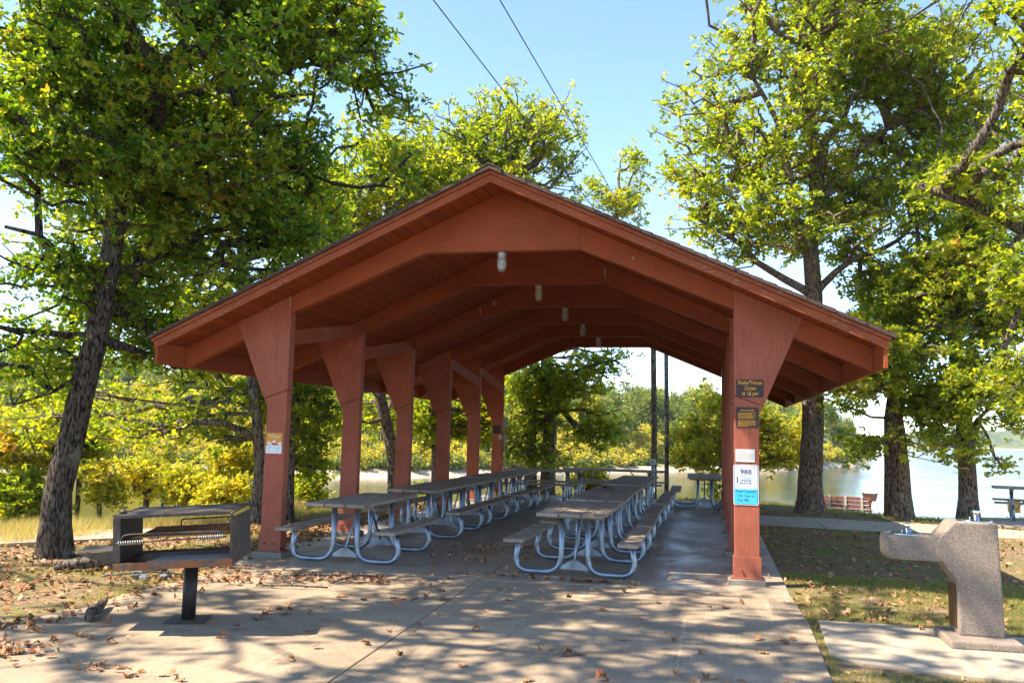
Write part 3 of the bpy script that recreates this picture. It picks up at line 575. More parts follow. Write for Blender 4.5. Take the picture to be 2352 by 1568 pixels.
# ------------------------------------------------------------------ shelter
XC=1.385; SP=2.331; TH=.13; SL=.455; ZA=4.51
def soff(x): return ZA-SL*abs(x-XC)
sh=empty('picnic_shelter',(XC,6,0),0,'long open red timber picnic shelter with a low gable roof over rows of tables','shelter')
def part(mb,name,mat,bev=.006,parent=None):
    o=mb.build(name,mat,parent or sh,bev)
    if parent is None: o.location=(-XC,-6,0)
    return o
YF=-.586; YR=5*SP+TH+.12
M_raft0=M_raft; M_raft_shade=red_paint('red rafter with interior shade painted in',(.35,3,3),.80,.74)  # inner frames: same paint darkened, interior shade put into the colour
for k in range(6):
    M_raft=M_raft0 if k==0 else M_raft_shade
    y0=k*SP; y1=y0+TH
    for s in (-1,1):
        X=lambda d: XC+s*d
        fx=lambda pl: [(X(a),b) for a,b in pl]
        zt=lambda d: ZA-SL*d-.004
        up=MB().prism(fx([(2.73,.10),(2.73,2.06),(3.045,1.945),(3.0,1.86),(3.0,.10)]),y0,y1); post=part(up,'post',M_post,.008)
        gus=MB().prism(fx([(2.729,2.066),(2.729,zt(2.73)),(3.47,zt(3.47)),(3.05,1.951)]),y0-.003,y1+.003)
        part(gus,'gusset',M_post,.004,post)
        pl=MB().box(X(3.0)-.03 if s>0 and False else min(X(2.69),X(3.04)),max(X(2.69),X(3.04)),y0-.035,y1+.035,.062,.076)
        pl.box(min(X(2.715),X(3.015)),max(X(2.715),X(3.015)),y0-.014,y0-.002,.07,.30); pl.box(min(X(2.715),X(3.015)),max(X(2.715),X(3.015)),y1+.002,y1+.014,.07,.30)
        part(pl,'steel_shoe',M_post,.003,post)
        bo=MB()
        for bx in (2.80,2.93):
            bo.lathe([(0,.0),(.012,.0),(.013,.012),(.006,.022),(0,.024)],seg=8) if False else bo.tube([(X(bx),y0-.014,.16),(X(bx),y0-.034,.16)],.012,6)
            bo.tube([(X(bx),y0-.034,.16),(X(bx),y0-.05,.16)],.006,6)
        part(bo,'bolt',M_post,0,post)
        part(MB().box(min(X(2.66),X(3.06)),max(X(2.66),X(3.06)),y0-.08,y1+.08,-.02,.060),'pier',M_pier,.008,post)
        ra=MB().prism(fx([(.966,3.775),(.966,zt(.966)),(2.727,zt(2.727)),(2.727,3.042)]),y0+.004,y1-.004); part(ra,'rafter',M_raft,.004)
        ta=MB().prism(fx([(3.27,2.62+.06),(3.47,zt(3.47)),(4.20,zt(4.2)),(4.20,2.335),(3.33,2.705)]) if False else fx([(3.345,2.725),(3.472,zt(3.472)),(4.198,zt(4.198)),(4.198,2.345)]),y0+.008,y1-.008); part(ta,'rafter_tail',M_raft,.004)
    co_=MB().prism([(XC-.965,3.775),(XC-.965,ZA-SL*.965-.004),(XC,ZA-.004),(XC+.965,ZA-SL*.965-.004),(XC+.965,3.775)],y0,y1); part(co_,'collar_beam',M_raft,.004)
M_raft=M_raft0
for k,(za,zb) in {0:(2.74,3.10),1:(2.75,3.10),3:(2.98,2.73),4:(2.99,2.71)}.items():
    ya,yb=k*SP+TH+.002,(k+1)*SP-.002
    b=MB().prism([(ya,za-.098),(yb,zb-.098),(yb,zb+.098),(ya,za+.098)],XC-2.775,XC-2.735,'x'); part(b,'brace',M_fascia,.003)
dk=MB()
for s in (-1,1):
    dk.prism([(XC,ZA),(XC+s*4.2,ZA-SL*4.2),(XC+s*4.2,ZA-SL*4.2+.05),(XC,ZA+.05)],YF+.02,YR-.02)
part(dk,'roof_deck',M_deck,0)
for s in (-1,1):
    e=MB().box(min(XC+s*4.202,XC+s*4.242),max(XC+s*4.202,XC+s*4.242),YF+.002,YR,2.335,ZA-SL*4.242+.075); part(e,'eave_fascia',M_raft,.004)
    z=lambda d,o: ZA-SL*d+o
    for (yy,sg) in ((YF,1),(YR,-1)):
        g=MB().prism([(XC,z(0,-.055)),(XC+s*4.25,z(4.25,-.055)),(XC+s*4.25,z(4.25,.035)),(XC,z(0,.035))],yy-sg*.022,yy+sg*.018); part(g,'gable_fascia',M_fascia,.003)
        g=MB().prism([(XC,z(0,.037)),(XC+s*4.27,z(4.27,.037)),(XC+s*4.27,z(4.27,.082)),(XC,z(0,.082))],yy-sg*.045,yy+sg*.018); part(g,'gable_trim',M_fascia,.003)
    sg_=MB()
    n=30
    for i in range(n):
        a=4.31-4.31*i/n; b=4.31-4.31*(i+1)/n; t=.045
        sg_.prism([(XC+s*a,z(a,.084)),(XC+s*a,z(a,.084+t)),(XC+s*b,z(b,.084+.034)),(XC+s*b,z(b,.084))],YF-.085+random.uniform(-.010,.010),YR+.05)
    part(sg_,'shingles',M_shingle,0)
part(MB().prism([(XC-.16,z(.16,.131)),(XC,z(0,.138)),(XC+.16,z(.16,.131)),(XC+.16,z(.16,.145)),(XC,z(0,.153)),(XC-.16,z(.16,.145))],YF-.095,YR+.05),'ridge_cap',M_shingle,0)
# mud nests on the rafters
M_mud=flat('dry mud nest',(.42,.30,.16),.95,.05)
def nest(x,y,z,sx,sz,lab):
    mb=MB(); rr=random.Random(int(x*97+z*31))
    mb.lathe([(0,-sz),(sx*.7,-sz*.7),(sx,-.1*sz),(sx*.8,.6*sz),(0,sz)],(0,0,0),7); mb.v=[(a*(1+rr.uniform(-.2,.2)),b*.6,c*(1+rr.uniform(-.1,.1))) for a,b,c in mb.v]
    o=mb.build('mud_nest',M_mud); o.location=(x,y,z); tag(o,lab,'nest','mud wasp nests on the red rafters')
nest(XC+.985,SP-.012,3.93,.022,.085,'long mud nest at the right collar joint of the second frame')
nest(XC-2.745,-.012,3.18,.012,.07,'thin mud nest on the seam above the front left post')
nest(XC-2.99,-.016,3.10,.018,.018,'round mud nest beside the seam above the front left post')
nest(XC-1.35,-.008,3.95,.03,.014,'flat mud nest on the front left rafter near the collar')
nest(XC-2.1,-.008,3.56,.018,.014,'small mud nest halfway along the front left rafter')
nest(XC+1.6,-.008,3.65,.025,.02,'star shaped mud nest on the front right rafter')
nest(XC-1.5,2*SP-.012,3.72,.022,.06,'hanging mud nest on the third frame left rafter')
nest(XC-1.25,2*SP-.012,3.85,.024,.05,'mud nest nearer the collar on the third frame left rafter')
# ------------------------------------------------------------------ lamps
M_glass=Mat('frosted jar glass',.25,.5); M_glass.b.inputs['Transmission Weight'].default_value=.55; M_glass.col((.85,.82,.74)); M_glass=M_glass.m
M_cast=flat('cast grey metal',(.40,.38,.34),.5,.4,.6)
lamp=empty('jar_lamp',(XC,TH/2,3.772),0,'caged glass jar lamp hanging under the front collar beam','lamp','caged jar lamps under the collar beams')
MB().lathe([(0,0),(.055,0),(.058,-.03),(.050,-.045),(.052,-.07),(.046,-.078),(0,-.078)]).build('lamp_base',M_cast,lamp)
MB().lathe([(.040,-.078),(.043,-.12),(.042,-.17),(.034,-.205),(.018,-.222),(0,-.227)]).build('glass_jar',M_glass,lamp)
g=MB()
for i in range(4):
    a=math.pi*i/4; pr=[(.053,-.07),(.055,-.12),(.053,-.18),(.040,-.22),(.02,-.238),(-.02,-.238),(-.040,-.22),(-.053,-.18),(-.055,-.12),(-.053,-.07)]
    g.tube([(r*math.cos(a),r*math.sin(a),z_) for r,z_ in pr],.0035,5)
for zz_ in (-.10,-.15): g.tube([(.055*math.cos(t*math.pi/8),.055*math.sin(t*math.pi/8),zz_) for t in range(17)],.0035,5)
g.build('wire_guard',M_cast,lamp)
for k,l in enumerate(['','second','third','fourth','fifth']):
    if k:
        c=copy_tree(lamp); c.location=(XC+(0,.0,.01,-.02,0)[k],k*SP+TH/2,3.772); c['label']='caged glass jar lamp under the %s collar beam counted from the front'%l
# ------------------------------------------------------------------ tables
def make_table(L,label,group):
    t=empty('picnic_table',(0,0,0),0,label,'picnic table',group); h=L/2; rr=random.Random(int(L*100))
    top=MB()
    for i in range(3):
        x0=-.375+i*.2533; e=rr.uniform(-.012,.012); top.box(x0,x0+.2433,-h+e,h+e,.682,.722)
    top.build('tabletop',M_wood,t,.006)
    for s in (-1,1):
        MB().box(min(s*.52,s*.745),max(s*.52,s*.745),-h+.01,h-.01,.385,.423).build('bench_seat',M_wood,t,.006)
    ly=h-.36
    for e in (-1,1):
        y=e*ly
        MB().box(-.33,.33,y-.03,y+.03,.640,.681).build('cleat',M_wood,t,.004)
        for s in (-1,1):
            p=round_path([(s*.15,y,.665),(s*.15,y,.036),(s*.70,y,.036),(s*.64,y,.385)],[.20,.20],8)
            MB().tube(p,.031,12).build('leg',M_galv,t,fix=False)
            MB().box(min(s*.53,s*.735),max(s*.53,s*.735),y-.03,y+.03,.372,.3845).build('seat_bracket',M_galv,t)
        pl=MB().prism([(-.17,.075),(.17,.075),(.16,.105),(.03,.18),(-.03,.18),(-.16,.105)],y-.004,y+.004); pl.tube([(0,y-.02,.165),(0,y+.02,.165)],.018,8); pl.build('gusset_plate',M_galv,t)
        MB().tube([(0,y-e*.012,.16),(0,y-e*.30,.50),(0,y-e*.46,.665)],.014,8,sx=1).build('brace',M_galv,t,fix=False)
    return t
G0='galvanised tube picnic tables with grey boards'
T19=make_table(1.9,'x',G0)
spots=[(2.365,.45,-.008,.0,'front table of the right row, sunlight on its near end'),(2.385,2.36,.018,.018,'second table of the right row'),(2.345,4.27,-.016,-.006,'third table of the right row'),(2.395,6.18,.014,.02,'fourth table of the right row'),(2.38,8.09,-.01,.0,'rearmost table of the right row'),
 (-.41,.42,.01,0,'front table of the left row, standing apart beside the front left post'),(-.375,2.98,.012,.014,'second table of the left row, first after the gap'),(-.41,4.89,-.01,0,'third table of the left row'),(-.365,6.80,-.016,.018,'fourth table of the left row'),(-.36,8.71,.01,0,'rearmost table of the left row'),
 (3.72,10.25,.02,0,'end on table alone at the back right corner of the shelter'),(-.08,10.75,math.pi/2+.02,.0,'left one of the two cross set tables at the back')]
for i,(x,y,a,dz,lab) in enumerate(spots):
    o=T19 if i==0 else copy_tree(T19); o.location=(x,y,dz); o.rotation_euler=(0,0,a); o['label']='picnic table, '+lab
T25=make_table(2.45,'picnic table, longer right one of the two cross set tables at the back',G0); T25.location=(1.52,11.75,.01); T25.rotation_euler=(0,0,math.pi/2-.01)
TR=make_table(1.9,'dark picnic table by the water at the right edge of the picture',G0); q=W(2398,1200,18.6); TR.location=(q.x,q.y,-.06); TR.rotation_euler=(0,0,math.pi/2-.25)
# stick on a table
def log(name,pts,r,lab,mat,seg=9,cat='log',group=None):
    rr=random.Random(len(lab)); o=MB().tube(pts,r,seg); o.v=[(a+rr.uniform(-1,1)*r[0]*.12,b+rr.uniform(-1,1)*r[0]*.12,c+rr.uniform(-1,1)*r[0]*.12) for a,b,c in o.v]
    return tag(o.build(name,mat,fix=False),lab,cat,group)
log('wood_chunk',[(2.18,3.80,.772),(2.25,3.82,.775),(2.33,3.78,.768),(2.40,3.70,.765)],[.02,.03,.028,.024],'short broken chunk of branch lying on the right row tabletop',M_bark)
log('log',[(-1.03,-3.78,.03),(-1.10,-3.66,.05),(-1.13,-3.55,.045),(-1.22,-3.40,.05),(-1.30,-3.22,.06)],[.03,.045,.035,.04,.02],'short rotten log lying on the concrete left of the grill post',M_bark)
log('log',[(-3.1,-1.75,.03),(-2.75,-1.45,.08),(-2.35,-1.3,.09),(-2.0,-1.35,.03)],[.05,.07,.07,.05],'dark curved log in the leaves behind the grill shelf',M_bark)
for i,(pts,r,lab) in enumerate([([(-.55,-1.95,.02),(-.2,-1.88,.03),(.15,-1.82,.02)],.012,'longer bare stick in front of the leaf pile on the apron'),([(-.5,-1.35,.03),(-.15,-1.3,.05),(.2,-1.15,.04),(.5,-1.1,.03)],.013,'crooked stick in the leaf pile on the apron'),([(.05,-1.55,.02),(.25,-1.3,.07),(.42,-1.2,.05)],.01,'short forked stick poking out of the leaf pile'),([(-2.3,-2.0,.02),(-1.9,-1.75,.05),(-1.5,-1.7,.03)],.012,'stick beside the grey stones behind the grill')]):
    log('stick',pts,[r,r*.9,r*.7,r*.5][:len(pts)],lab,M_bark,6,'stick')
M_stone=concrete('blue grey stone',(.12,.13,.14),(.2,.21,.22),(.14,.14,.14),False)
for i,(x,y,sz) in enumerate([(-2.05,-1.75,.07),(-1.9,-1.85,.05),(-1.75,-1.7,.06)]):
    mb=MB().lathe([(0,-.3*sz),(sz,-.2*sz),(sz*1.1,.2*sz),(sz*.6,.6*sz),(0,.7*sz)],(0,0,0),7,False); rr=random.Random(i); mb.v=[(a*rr.uniform(.8,1.25),b*rr.uniform(.8,1.25),c) for a,b,c in mb.v]
    o=mb.build('stone',M_stone); o.location=(x,y,.0); tag(o,['largest grey stone in the leaves behind the grill','smallest grey stone in the leaves behind the grill','grey stone nearest the concrete behind the grill'][i],'stone')
# ------------------------------------------------------------------ steel grill
gr=empty('park_grill',(-.34,-3.45,0),R(19.5),'large rusty steel park grill with a flat griddle top on a black pipe post','grill')
bx=empty('tmp'); bpy.data.objects.remove(bx)
TL=Matrix.Rotation(R(-3.2),4,'Y')
def gpart(mb,name,mat,bev=.002,parent=None,tilt=True):
    if tilt: mb.v=[tuple(Matrix.Translation((0,-.21,.538))@TL@Vector(v)) for v in mb.v]
    return mb.build(name,mat,parent or gr,bev)
hw=.44; hd=.37
gpart(MB().tube([(0,0,-.03),(0,0,.45)],.056,20),'post',M_ironpost,0,tilt=False)
gpart(MB().prism([(-.16,-.15),(.15,-.15),(.16,.14),(-.15,.15)],.0,.012,'z'),'base_plate',M_iron,tilt=False)
gpart(MB().box(-hw,hw,-hd+.001,hd-.001,-.002,.004),'pan_floor',M_iron); pan=MB().box(-hw,hw,-hd-.005,-hd,-.035,.022); pan.box(-hw,hw,hd,hd+.005,-.035,.02); pan.box(-hw,-hw+.004,-hd+.001,hd-.001,-.034,.0); pan.box(hw-.004,hw,-hd+.001,hd-.001,-.034,.0)
gpart(pan,'fire_pan',M_ironrust)
un=MB(); a=[(-.36,-.30,-.003),(.36,-.30,-.003),(.36,.35,-.003),(-.36,.35,-.003),(-.08,.13,-.10),(.08,.13,-.10),(.08,.29,-.10),(-.08,.29,-.10)]
un.add(a,[(0,1,5,4),(1,2,6,5),(2,3,7,6),(3,0,4,7),(4,5,6,7)]); gpart(un,'support_cone',M_iron)
ash=MB(); rg=random.Random(2)
for i in range(44):
    for j in range(9):
        x=-.22+.62*i/44+j*.005+(.006 if j%2 else 0); y=-.355+.36*j/9; ash.box(x,x+.007,y,y+.028,.006,.016)
gpart(ash,'expanded_mesh',flat('ash grey steel mesh with sunlight painted in',(.5,.47,.42),.8),0)  # ash grey mesh, colour lightened to stand in for sunlight on the pan
gpart(MB().box(-hw-.005,-hw,-hd,hd,-.03,.365).box(-hw,-hw+.05,-hd,-hd+.005,.03,.365),'side_plate',M_iron)
gpart(MB().box(hw,hw+.005,-hd,hd,-.03,.335).box(hw-.02,hw,-hd,-hd+.005,.03,.335),'side_plate',M_iron)
tp=MB().box(-hw+.005,hw-.02,-hd+.015,hd+.01,.372,.380); tp.box(-hw+.005,hw-.02,-hd+.010,-hd+.015,.355,.380)
gpart(tp,'griddle_top',M_iron)
gpart(MB().tube([(-hw-.01,-hd+.04,.375),(-hw-.01,hd,.375)],.011,8),'hinge_rod',M_iron,0)
gpart(MB().tube([(hw-.008,-hd+.02,.32),(hw-.008,-hd+.02,.365),(hw-.008,hd+.02,.37),(hw+.02,hd+.03,.372)],.008,8),'hinge_rod',M_iron,0)
for kx,ky,kz,kr in ((hw+.015,hd-.01,.36,.022),(-hw+.02,-hd+.16,.392,.03),(-hw+.16,hd-.02,.395,.012),(hw-.005,hd+.0,.39,.010)):
    gpart(MB().lathe([(0,-.02),(kr*.9,-.012),(kr,.008),(kr*.6,.02),(0,.022)],(kx,ky,kz),8),'hinge_knob',M_iron,0)
gt=MB(); zg=.205
for i in range(26):
    x=-.30+.70*i/25; gt.tube([(x,-hd+.05,zg),(x,hd-.06,zg+.01)],.0065,5)
gt.tube([(-.32,-hd+.05,zg),(.42,-hd+.05,zg)],.007,6).tube([(-.32,hd-.06,zg+.01),(.42,hd-.06,zg+.01)],.007,6)
gpart(gt,'cooking_grate',iron('light rusted grate',(.20,.13,.09),(.30,.21,.15),(.30,.14,.06),.45),0)
hb=MB().tube(round_path([(-.40,-hd-.02,.173),(-.36,-hd-.02,.232),(-.30,-hd-.02,.238),(.35,-hd-.02,.232),(.37,-hd-.02,.20)],[.02,.02,.02],4),.006,7)
hb.tube([(-.42,-hd-.02,.172),(.40,-hd-.02,.192)],.006,7); hb2=MB().tube(round_path([(-.12,hd-.03,.20),(-.12,hd-.03,.27),(.44,hd-.03,.275)],[.02],4),.006,7)
gpart(hb,'grate_handle',M_iron,0); gpart(hb2,'grate_handle',M_iron,0)
for x0 in (-.40,.19):
    c=[]; 
    for i in range(121): t=i/120; an=t*2*math.pi*11; c.append((x0+.19*t,-hd-.02+.014*math.cos(an),.1735+ (x0+.4)*.024+.014*math.sin(an)+.005*t))
    gpart(MB().tube(c,.0048,5),'coil_grip',M_cast,0)
sf=MB().add([(-hw-.006,-.20,.10),(-hw-.006,.20,.10),(-hw-.36,.16,.105),(-hw-.36,-.20,.105),(-hw-.006,-.20,.095),(-hw-.006,.20,.095),(-hw-.36,.16,.10),(-hw-.36,-.20,.10)],[(0,1,2,3),(7,6,5,4),(0,3,7,4),(1,5,6,2),(2,6,7,3)])
sf.prism([(-hw-.006,.094),(-hw-.36,.094),(-hw-.006,-.03)],-.20,-.196); gpart(sf,'side_shelf',M_iron)
# ------------------------------------------------------------------ drinking fountain
df=empty('drinking_fountain',(5.97,-2.05,0),0,'two level pebble finished concrete drinking fountain on a concrete pad at the right','fountain')
def dpart(mb,name,mat,bev=0): 
    mb.v=[(a-5.97,b+2.05,c) for a,b,c in mb.v]; return mb.build(name,mat,df,bev)
o=dpart(MB().prism([(5.815,.05),(5.815,.475),(5.70,.63),(5.655,.70),(5.66,.79),(5.80,.955),(6.125,.955),(6.155,.05)],-2.21,-1.88),'pedestal',M_pebble,.018); o.modifiers['bevel'].segments=3
# arm: rounded octagon in plan
oc=[(5.715,-2.205),(5.36,-2.205),(5.275,-2.13),(5.255,-2.05),(5.275,-1.96),(5.36,-1.885),(5.715,-1.885)]
arm=MB(); n=len(oc); rings=[(.655,.90),(.625,.80)]
lv=[(.628,.92),(.660,.985),(.68,1.0),(.80,1.0),(.818,.985),(.826,.955)]
for z_,k_ in lv:
    arm.v+=[(5.715+(x-5.715)*k_ if x<5.7 else x,-2.045+(y+2.045)*(.5+.5*k_ if x<5.7 else 1),z_) for x,y in oc]
for i in range(len(lv)-1):
    for j in range(n): arm.f.append((i*n+j,i*n+(j+1)%n,(i+1)*n+(j+1)%n,(i+1)*n+j)); arm.sm.append(False)
arm.f.append(tuple(range(n-1,-1,-1))); arm.f.append(tuple((len(lv)-1)*n+j for j in range(n))); arm.sm+= [False,False]
dpart(arm,'bowl_arm',M_pebble,.01)
o=dpart(MB().prism([(5.70,-2.42),(6.235,-2.40),(6.235,-1.84),(5.70,-1.84)],-.02,.055,'z'),'plinth',M_pebble,.022); o.modifiers['bevel'].segments=3
dpart(MB().box(5.806,5.812,-2.15,-1.93,.10,.44),'access_panel',flat('brown steel access panel',(.10,.05,.02),.4,.5,.3),.003)
for cx_,cy_,z_,r_ in ((5.99,-2.045,.9555,.135),(5.46,-2.045,.8265,.125)):
    def el(prof): 
        m=MB().lathe(prof,(0,0,0),28); m.v=[(a+cx_,b*.95+cy_,c+z_) for a,b,c in m.v]; return m
    dpart(el([(r_,0),(r_,.006),(r_*.92,.008),(r_*.86,.004),(r_*.5,.0015),(0,.001)]),'bowl',M_steel)
    dpart(MB().lathe([(0,.004),(.014,.004),(.014,.022),(.020,.03),(.031,.085),(.029,.088),(.010,.06),(0,.058)],(cx_+.01,cy_-.02,z_),16),'bubbler',M_steel)
    dpart(MB().tube([(cx_-.022,cy_+.03,z_),(cx_-.022,cy_+.03,z_+.03)],.006,6).tube([(cx_+.045,cy_+.03,z_),(cx_+.045,cy_+.03,z_+.03)],.006,6),'jet_stem',M_steel)
dpart(MB().tube([(5.285,-2.125,.745),(5.277,-2.132,.745)],.009,10),'push_button',M_steel)
# ------------------------------------------------------------------ signs
def rrect(x0,x1,z0,z1,r,n=5):
    out=[]
    for cx_,cz_,a0 in ((x1-r,z1-r,0),(x0+r,z1-r,90),(x0+r,z0+r,180),(x1-r,z0+r,270)):
        for i in range(n+1): a=R(a0+90*i/n); out.append((cx_+r*math.cos(a),cz_+r*math.sin(a)))
    return out
def text(lines,mat,parent,name='lettering',y=-.006,ext=.0008,bold=0):
    "lines: (string, centre x, baseline z, height, width)"
    mb=MB()
    for s_,x,z_,h,wd in lines:
        cu=bpy.data.curves.new('t','FONT'); cu.body=s_; cu.size=1; cu.extrude=.0; cu.offset=bold; cu.align_x='CENTER'; cu.resolution_u=3
        to=bpy.data.objects.new('t',cu); COL.objects.link(to); dg=bpy.context.evaluated_depsgraph_get(); me=bpy.data.meshes.new_from_object(to.evaluated_get(dg))
        co_=np.array([v.co[:] for v in me.vertices]); ww=co_[:,0].max()-co_[:,0].min(); sx=wd/ww; sz=h/.69; mx=(co_[:,0].max()+co_[:,0].min())/2
        vs=[(x+(a-mx)*sx,y,z_+b*sz) for a,b,_ in co_]; fs=[tuple(p.vertices) for p in me.polygons]; mb.add(vs,fs)
        bpy.data.objects.remove(to); bpy.data.meshes.remove(me); bpy.data.curves.remove(cu)
    return mb.build(name,mat,parent,fix=False)
def bars(rects,mat,parent,name,y=-.005):
    mb=MB()
    for x0,x1,z0,z1 in rects: mb.add([(x0,y,z0),(x1,y,z0),(x1,y,z1),(x0,y,z1)],[(0,1,2,3)])
    return mb.build(name,mat,parent,fix=False)
M_sbrown=flat('dark brown sign enamel',(.060,.030,.030),.45); M_syel=flat('orange yellow sign paint',(.90,.42,.01),.5); M_white=flat('white sign enamel',(.80,.82,.84),.35)
M_navy=flat('navy sign ink',(.03,.04,.13),.5); M_cyan=flat('light blue sign enamel',(.06,.52,.78),.35); M_card=flat('weathered white card',(.62,.64,.58),.6); M_ink=flat('faded grey ink',(.25,.27,.27),.6); M_redink=flat('faded red ink',(.50,.25,.2),.6)
M_screw=flat('bright screw head',(.7,.7,.7),.3,.5,.8)
def board(name,x,z_,w_,h,r,mat,lab,y=-.0035,th=.003):
    root=empty(name,(x,y,z_),0,lab,'sign'); MB().prism(rrect(-w_/2,w_/2,-h/2,h/2,r),-th,0).build('panel',mat,root); return root
s1=board('closing_time_sign',4.289,2.143,.296,.200,.03,M_sbrown,'dark brown rounded sign reading Shelter House Closes at 10 pm on the right post',y=-.005)
text([('Shelter House',0,.044,.044,.258),('Closes',0,-.016,.044,.122),('at 10 pm',0,-.075,.044,.172)],M_syel,s1,y=-.0042,bold=.002)
MB().tube([(0,-.003,.083),(0,-.007,.083)],.006,8).tube([(0,-.003,-.072),(0,-.007,-.072)],.006,8).build('screw',M_screw,s1)
s2=board('shelter_rules_sign',4.2585,1.822,.240,.224,.004,M_sbrown,'square dark brown sign headed Open Shelters with fine yellow text')
text([('OPEN SHELTERS',0,.070,.014,.150)],M_syel,s2,y=-.0042,bold=.015)
rb=random.Random(4); rc=[]
for i in range(10):
    z_=.048-.0145*i-(.012 if i>4 else 0); x=-.098; xe=[.09,.05,.095,.06,.085,.08,.095,.085,.095,.01][i]
    while x<xe: w_=rb.uniform(.009,.024); rc.append((x,min(x+w_,xe),z_-.004,z_+.003)); x+=w_+.004
bars(rc,M_syel,s2,'fine_print',-.0042)
s3=board('emergency_card',4.2325,1.399,.208,.140,.002,M_card,'small weathered white card reading Call 911 above the lifeline sign')
text([('Call 911',0,.030,.014,.062)],M_ink,s3,y=-.0042)
rc=[]; rr_=[]
for i in range(6):
    z_=.018-.012*i; x=-.085
    while x<.085: w_=rb.uniform(.006,.018); (rr_ if 0<i<5 else rc).append((x,x+w_,z_-.0015,z_+.0015)); x+=w_+.004
bars(rc,M_ink,s3,'fine_print',-.0042); bars(rr_,M_redink,s3,'red_print',-.0042)
s4=board('lifeline_sign',4.241,1.079,.268,.440,.022,M_white,'white and light blue sign reading 988 Suicide and Crisis Lifeline Missouri')
mb=MB(); oo=rrect(-.126,.126,-.212,.212,.018); ii=rrect(-.1215,.1215,-.2075,.2075,.0145); n=len(oo)
mb.add([(a,-.0042,b) for a,b in oo]+[(a,-.0042,b) for a,b in ii],[(i,(i+1)%n,n+(i+1)%n,n+i) for i in range(n)]); mb.build('border',M_navy,s4,fix=False)
mb=MB(); lo=[p for p in rrect(-.1210,.1210,-.2070,.2070,.0145) if p[1]<0]; lo=[(-.121,-.045)]+[p for p in lo if p[0]<0]+[p for p in lo if p[0]>0]+[(.121,-.045)]
mb.add([(a,-.0038,b) for a,b in lo],[tuple(range(len(lo)))]); mb.build('blue_panel',M_cyan,s4,fix=False)
bars([(-.100,.094,.188,.191),(-.100,.094,-.016,-.013),(-.100,-.097,-.016,.191),(.091,.094,-.016,.191),(-.100,-.088,.018,.092)],M_navy,s4,'frame_line',-.0043)
text([('988',0,.118,.052,.122)],M_navy,s4,'number',y=-.0044,bold=.015)
text([('LIFELINE',-.003,.036,.021,.124),('MISSOURI',-.003,.008,.019,.124)],M_navy,s4,'small_lettering',y=-.0044,bold=.012)
text([('Need Support?',0,-.084,.029,.216),('Call, Text, or',0,-.133,.029,.178),('Chat 988',-.035,-.181,.029,.125)],M_navy,s4,'lower_lettering',y=-.0044,bold=.008)
text([('SUICIDE',-.003,.089,.019,.122),('& CRISIS',-.003,.063,.019,.122)],flat('grey sign ink',(.22,.27,.36),.5),s4,'thin_lettering',y=-.0044)
MB().tube([(0,-.003,.200),(0,-.007,.200)],.004,8).tube([(0,-.003,-.203),(0,-.007,-.203)],.004,8).build('screw',M_screw,s4)
s5=board('orange_poster',-1.487,1.383,.216,.272,.001,M_white,'small orange and white poster with a white sunrise drawing on the front left post')
M_or=flat('orange poster print',(.72,.33,.04),.6); M_rb=flat('red poster print',(.62,.04,.05),.6)
bars([(-.108,.108,-.018,.136)],M_or,s5,'orange_field',-.0036); bars([(-.108,.108,-.136,-.120)],M_rb,s5,'red_band',-.0036)
def ribbon(mb,pts,w_,y):
    for a,b in zip(pts,pts[1:]):
        a=Vector((a[0],0,a[1])); b=Vector((b[0],0,b[1])); d=(b-a).normalized(); nn=Vector((-d.z,0,d.x))*w_/2
        mb.add([(a+nn+Vector((0,y,0))),(b+nn+Vector((0,y,0))),(b-nn+Vector((0,y,0))),(a-nn+Vector((0,y,0)))],[(0,3,2,1)])
mb=MB()
for k_ in range(2):
    x0=-.075+.07*k_; z0=.098-.012*k_; ribbon(mb,[(x0+.075*i/24,z0+.009*math.sin(i*1.35)+.012*math.sin(i*.4+k_)) for i in range(25)],.0045,-.0040)
for cx_,cz_,r_ in ((-.07,.01,.024),(0,.028,.022),(.078,.005,.026),(-.035,.0,.02)):
    mb.add([(cx_+r_*math.cos(a*math.pi/8),-.0039,cz_+r_*.7*math.sin(a*math.pi/8)) for a in range(16)],[tuple(range(16))])
mb.build('white_drawing',M_white,s5,fix=False)
bars([(-.015,.045,-.012,.0),(-.03,.015,-.006,.008)],M_rb,s5,'red_hill',-.0041); bars([(-.08,-.035,-.052,-.047),(.03,.075,-.052,-.047),(-.095,.095,-.037,-.0355)]+[(x_,x_+.035,z_,z_+.0015) for x_ in (-.09,.035) for z_ in (-.065,-.075,-.085,-.095)],M_ink,s5,'fine_print',-.0041)
# meter boxes and plaque on the rear left post
M_gbox=flat('grey painted steel box',(.30,.29,.22),.5,.4,.3)
yb=5*SP
e=empty('rules_plaque',(-1.497,yb-.004,1.655),0,'dark plaque on the rearmost left post','plaque'); MB().box(-.10,.10,-.004,0,-.105,.105).build('panel',M_sbrown,e,.002)
e=empty('breaker_box',(-1.28,yb+.05,1.84),0,'grey electrical box on the inner side of the rearmost left post','electrical box'); MB().box(-.06,.06,-.05,.05,-.135,.135).build('case',M_gbox,e,.006); MB().tube([(0,0,-.13),(0,0,-1.6)],.016,8).build('conduit',M_cast,e,fix=False); MB().box(-.04,.04,-.045,.04,-.55,-.32).build('switch_case',M_gbox,e,.004)
e=empty('power_outlet',(-1.385,yb-.02,1.462),0,'small cream outlet box below the electrical box','outlet'); MB().box(-.038,.038,-.016,.016,-.055,.055).build('cover',flat('cream plastic',(.6,.55,.42),.5),e,.004); MB().box(-.012,.012,-.02,-.0165,-.02,.02).build('socket',flat('dark socket',(.03,.03,.03),.5),e)
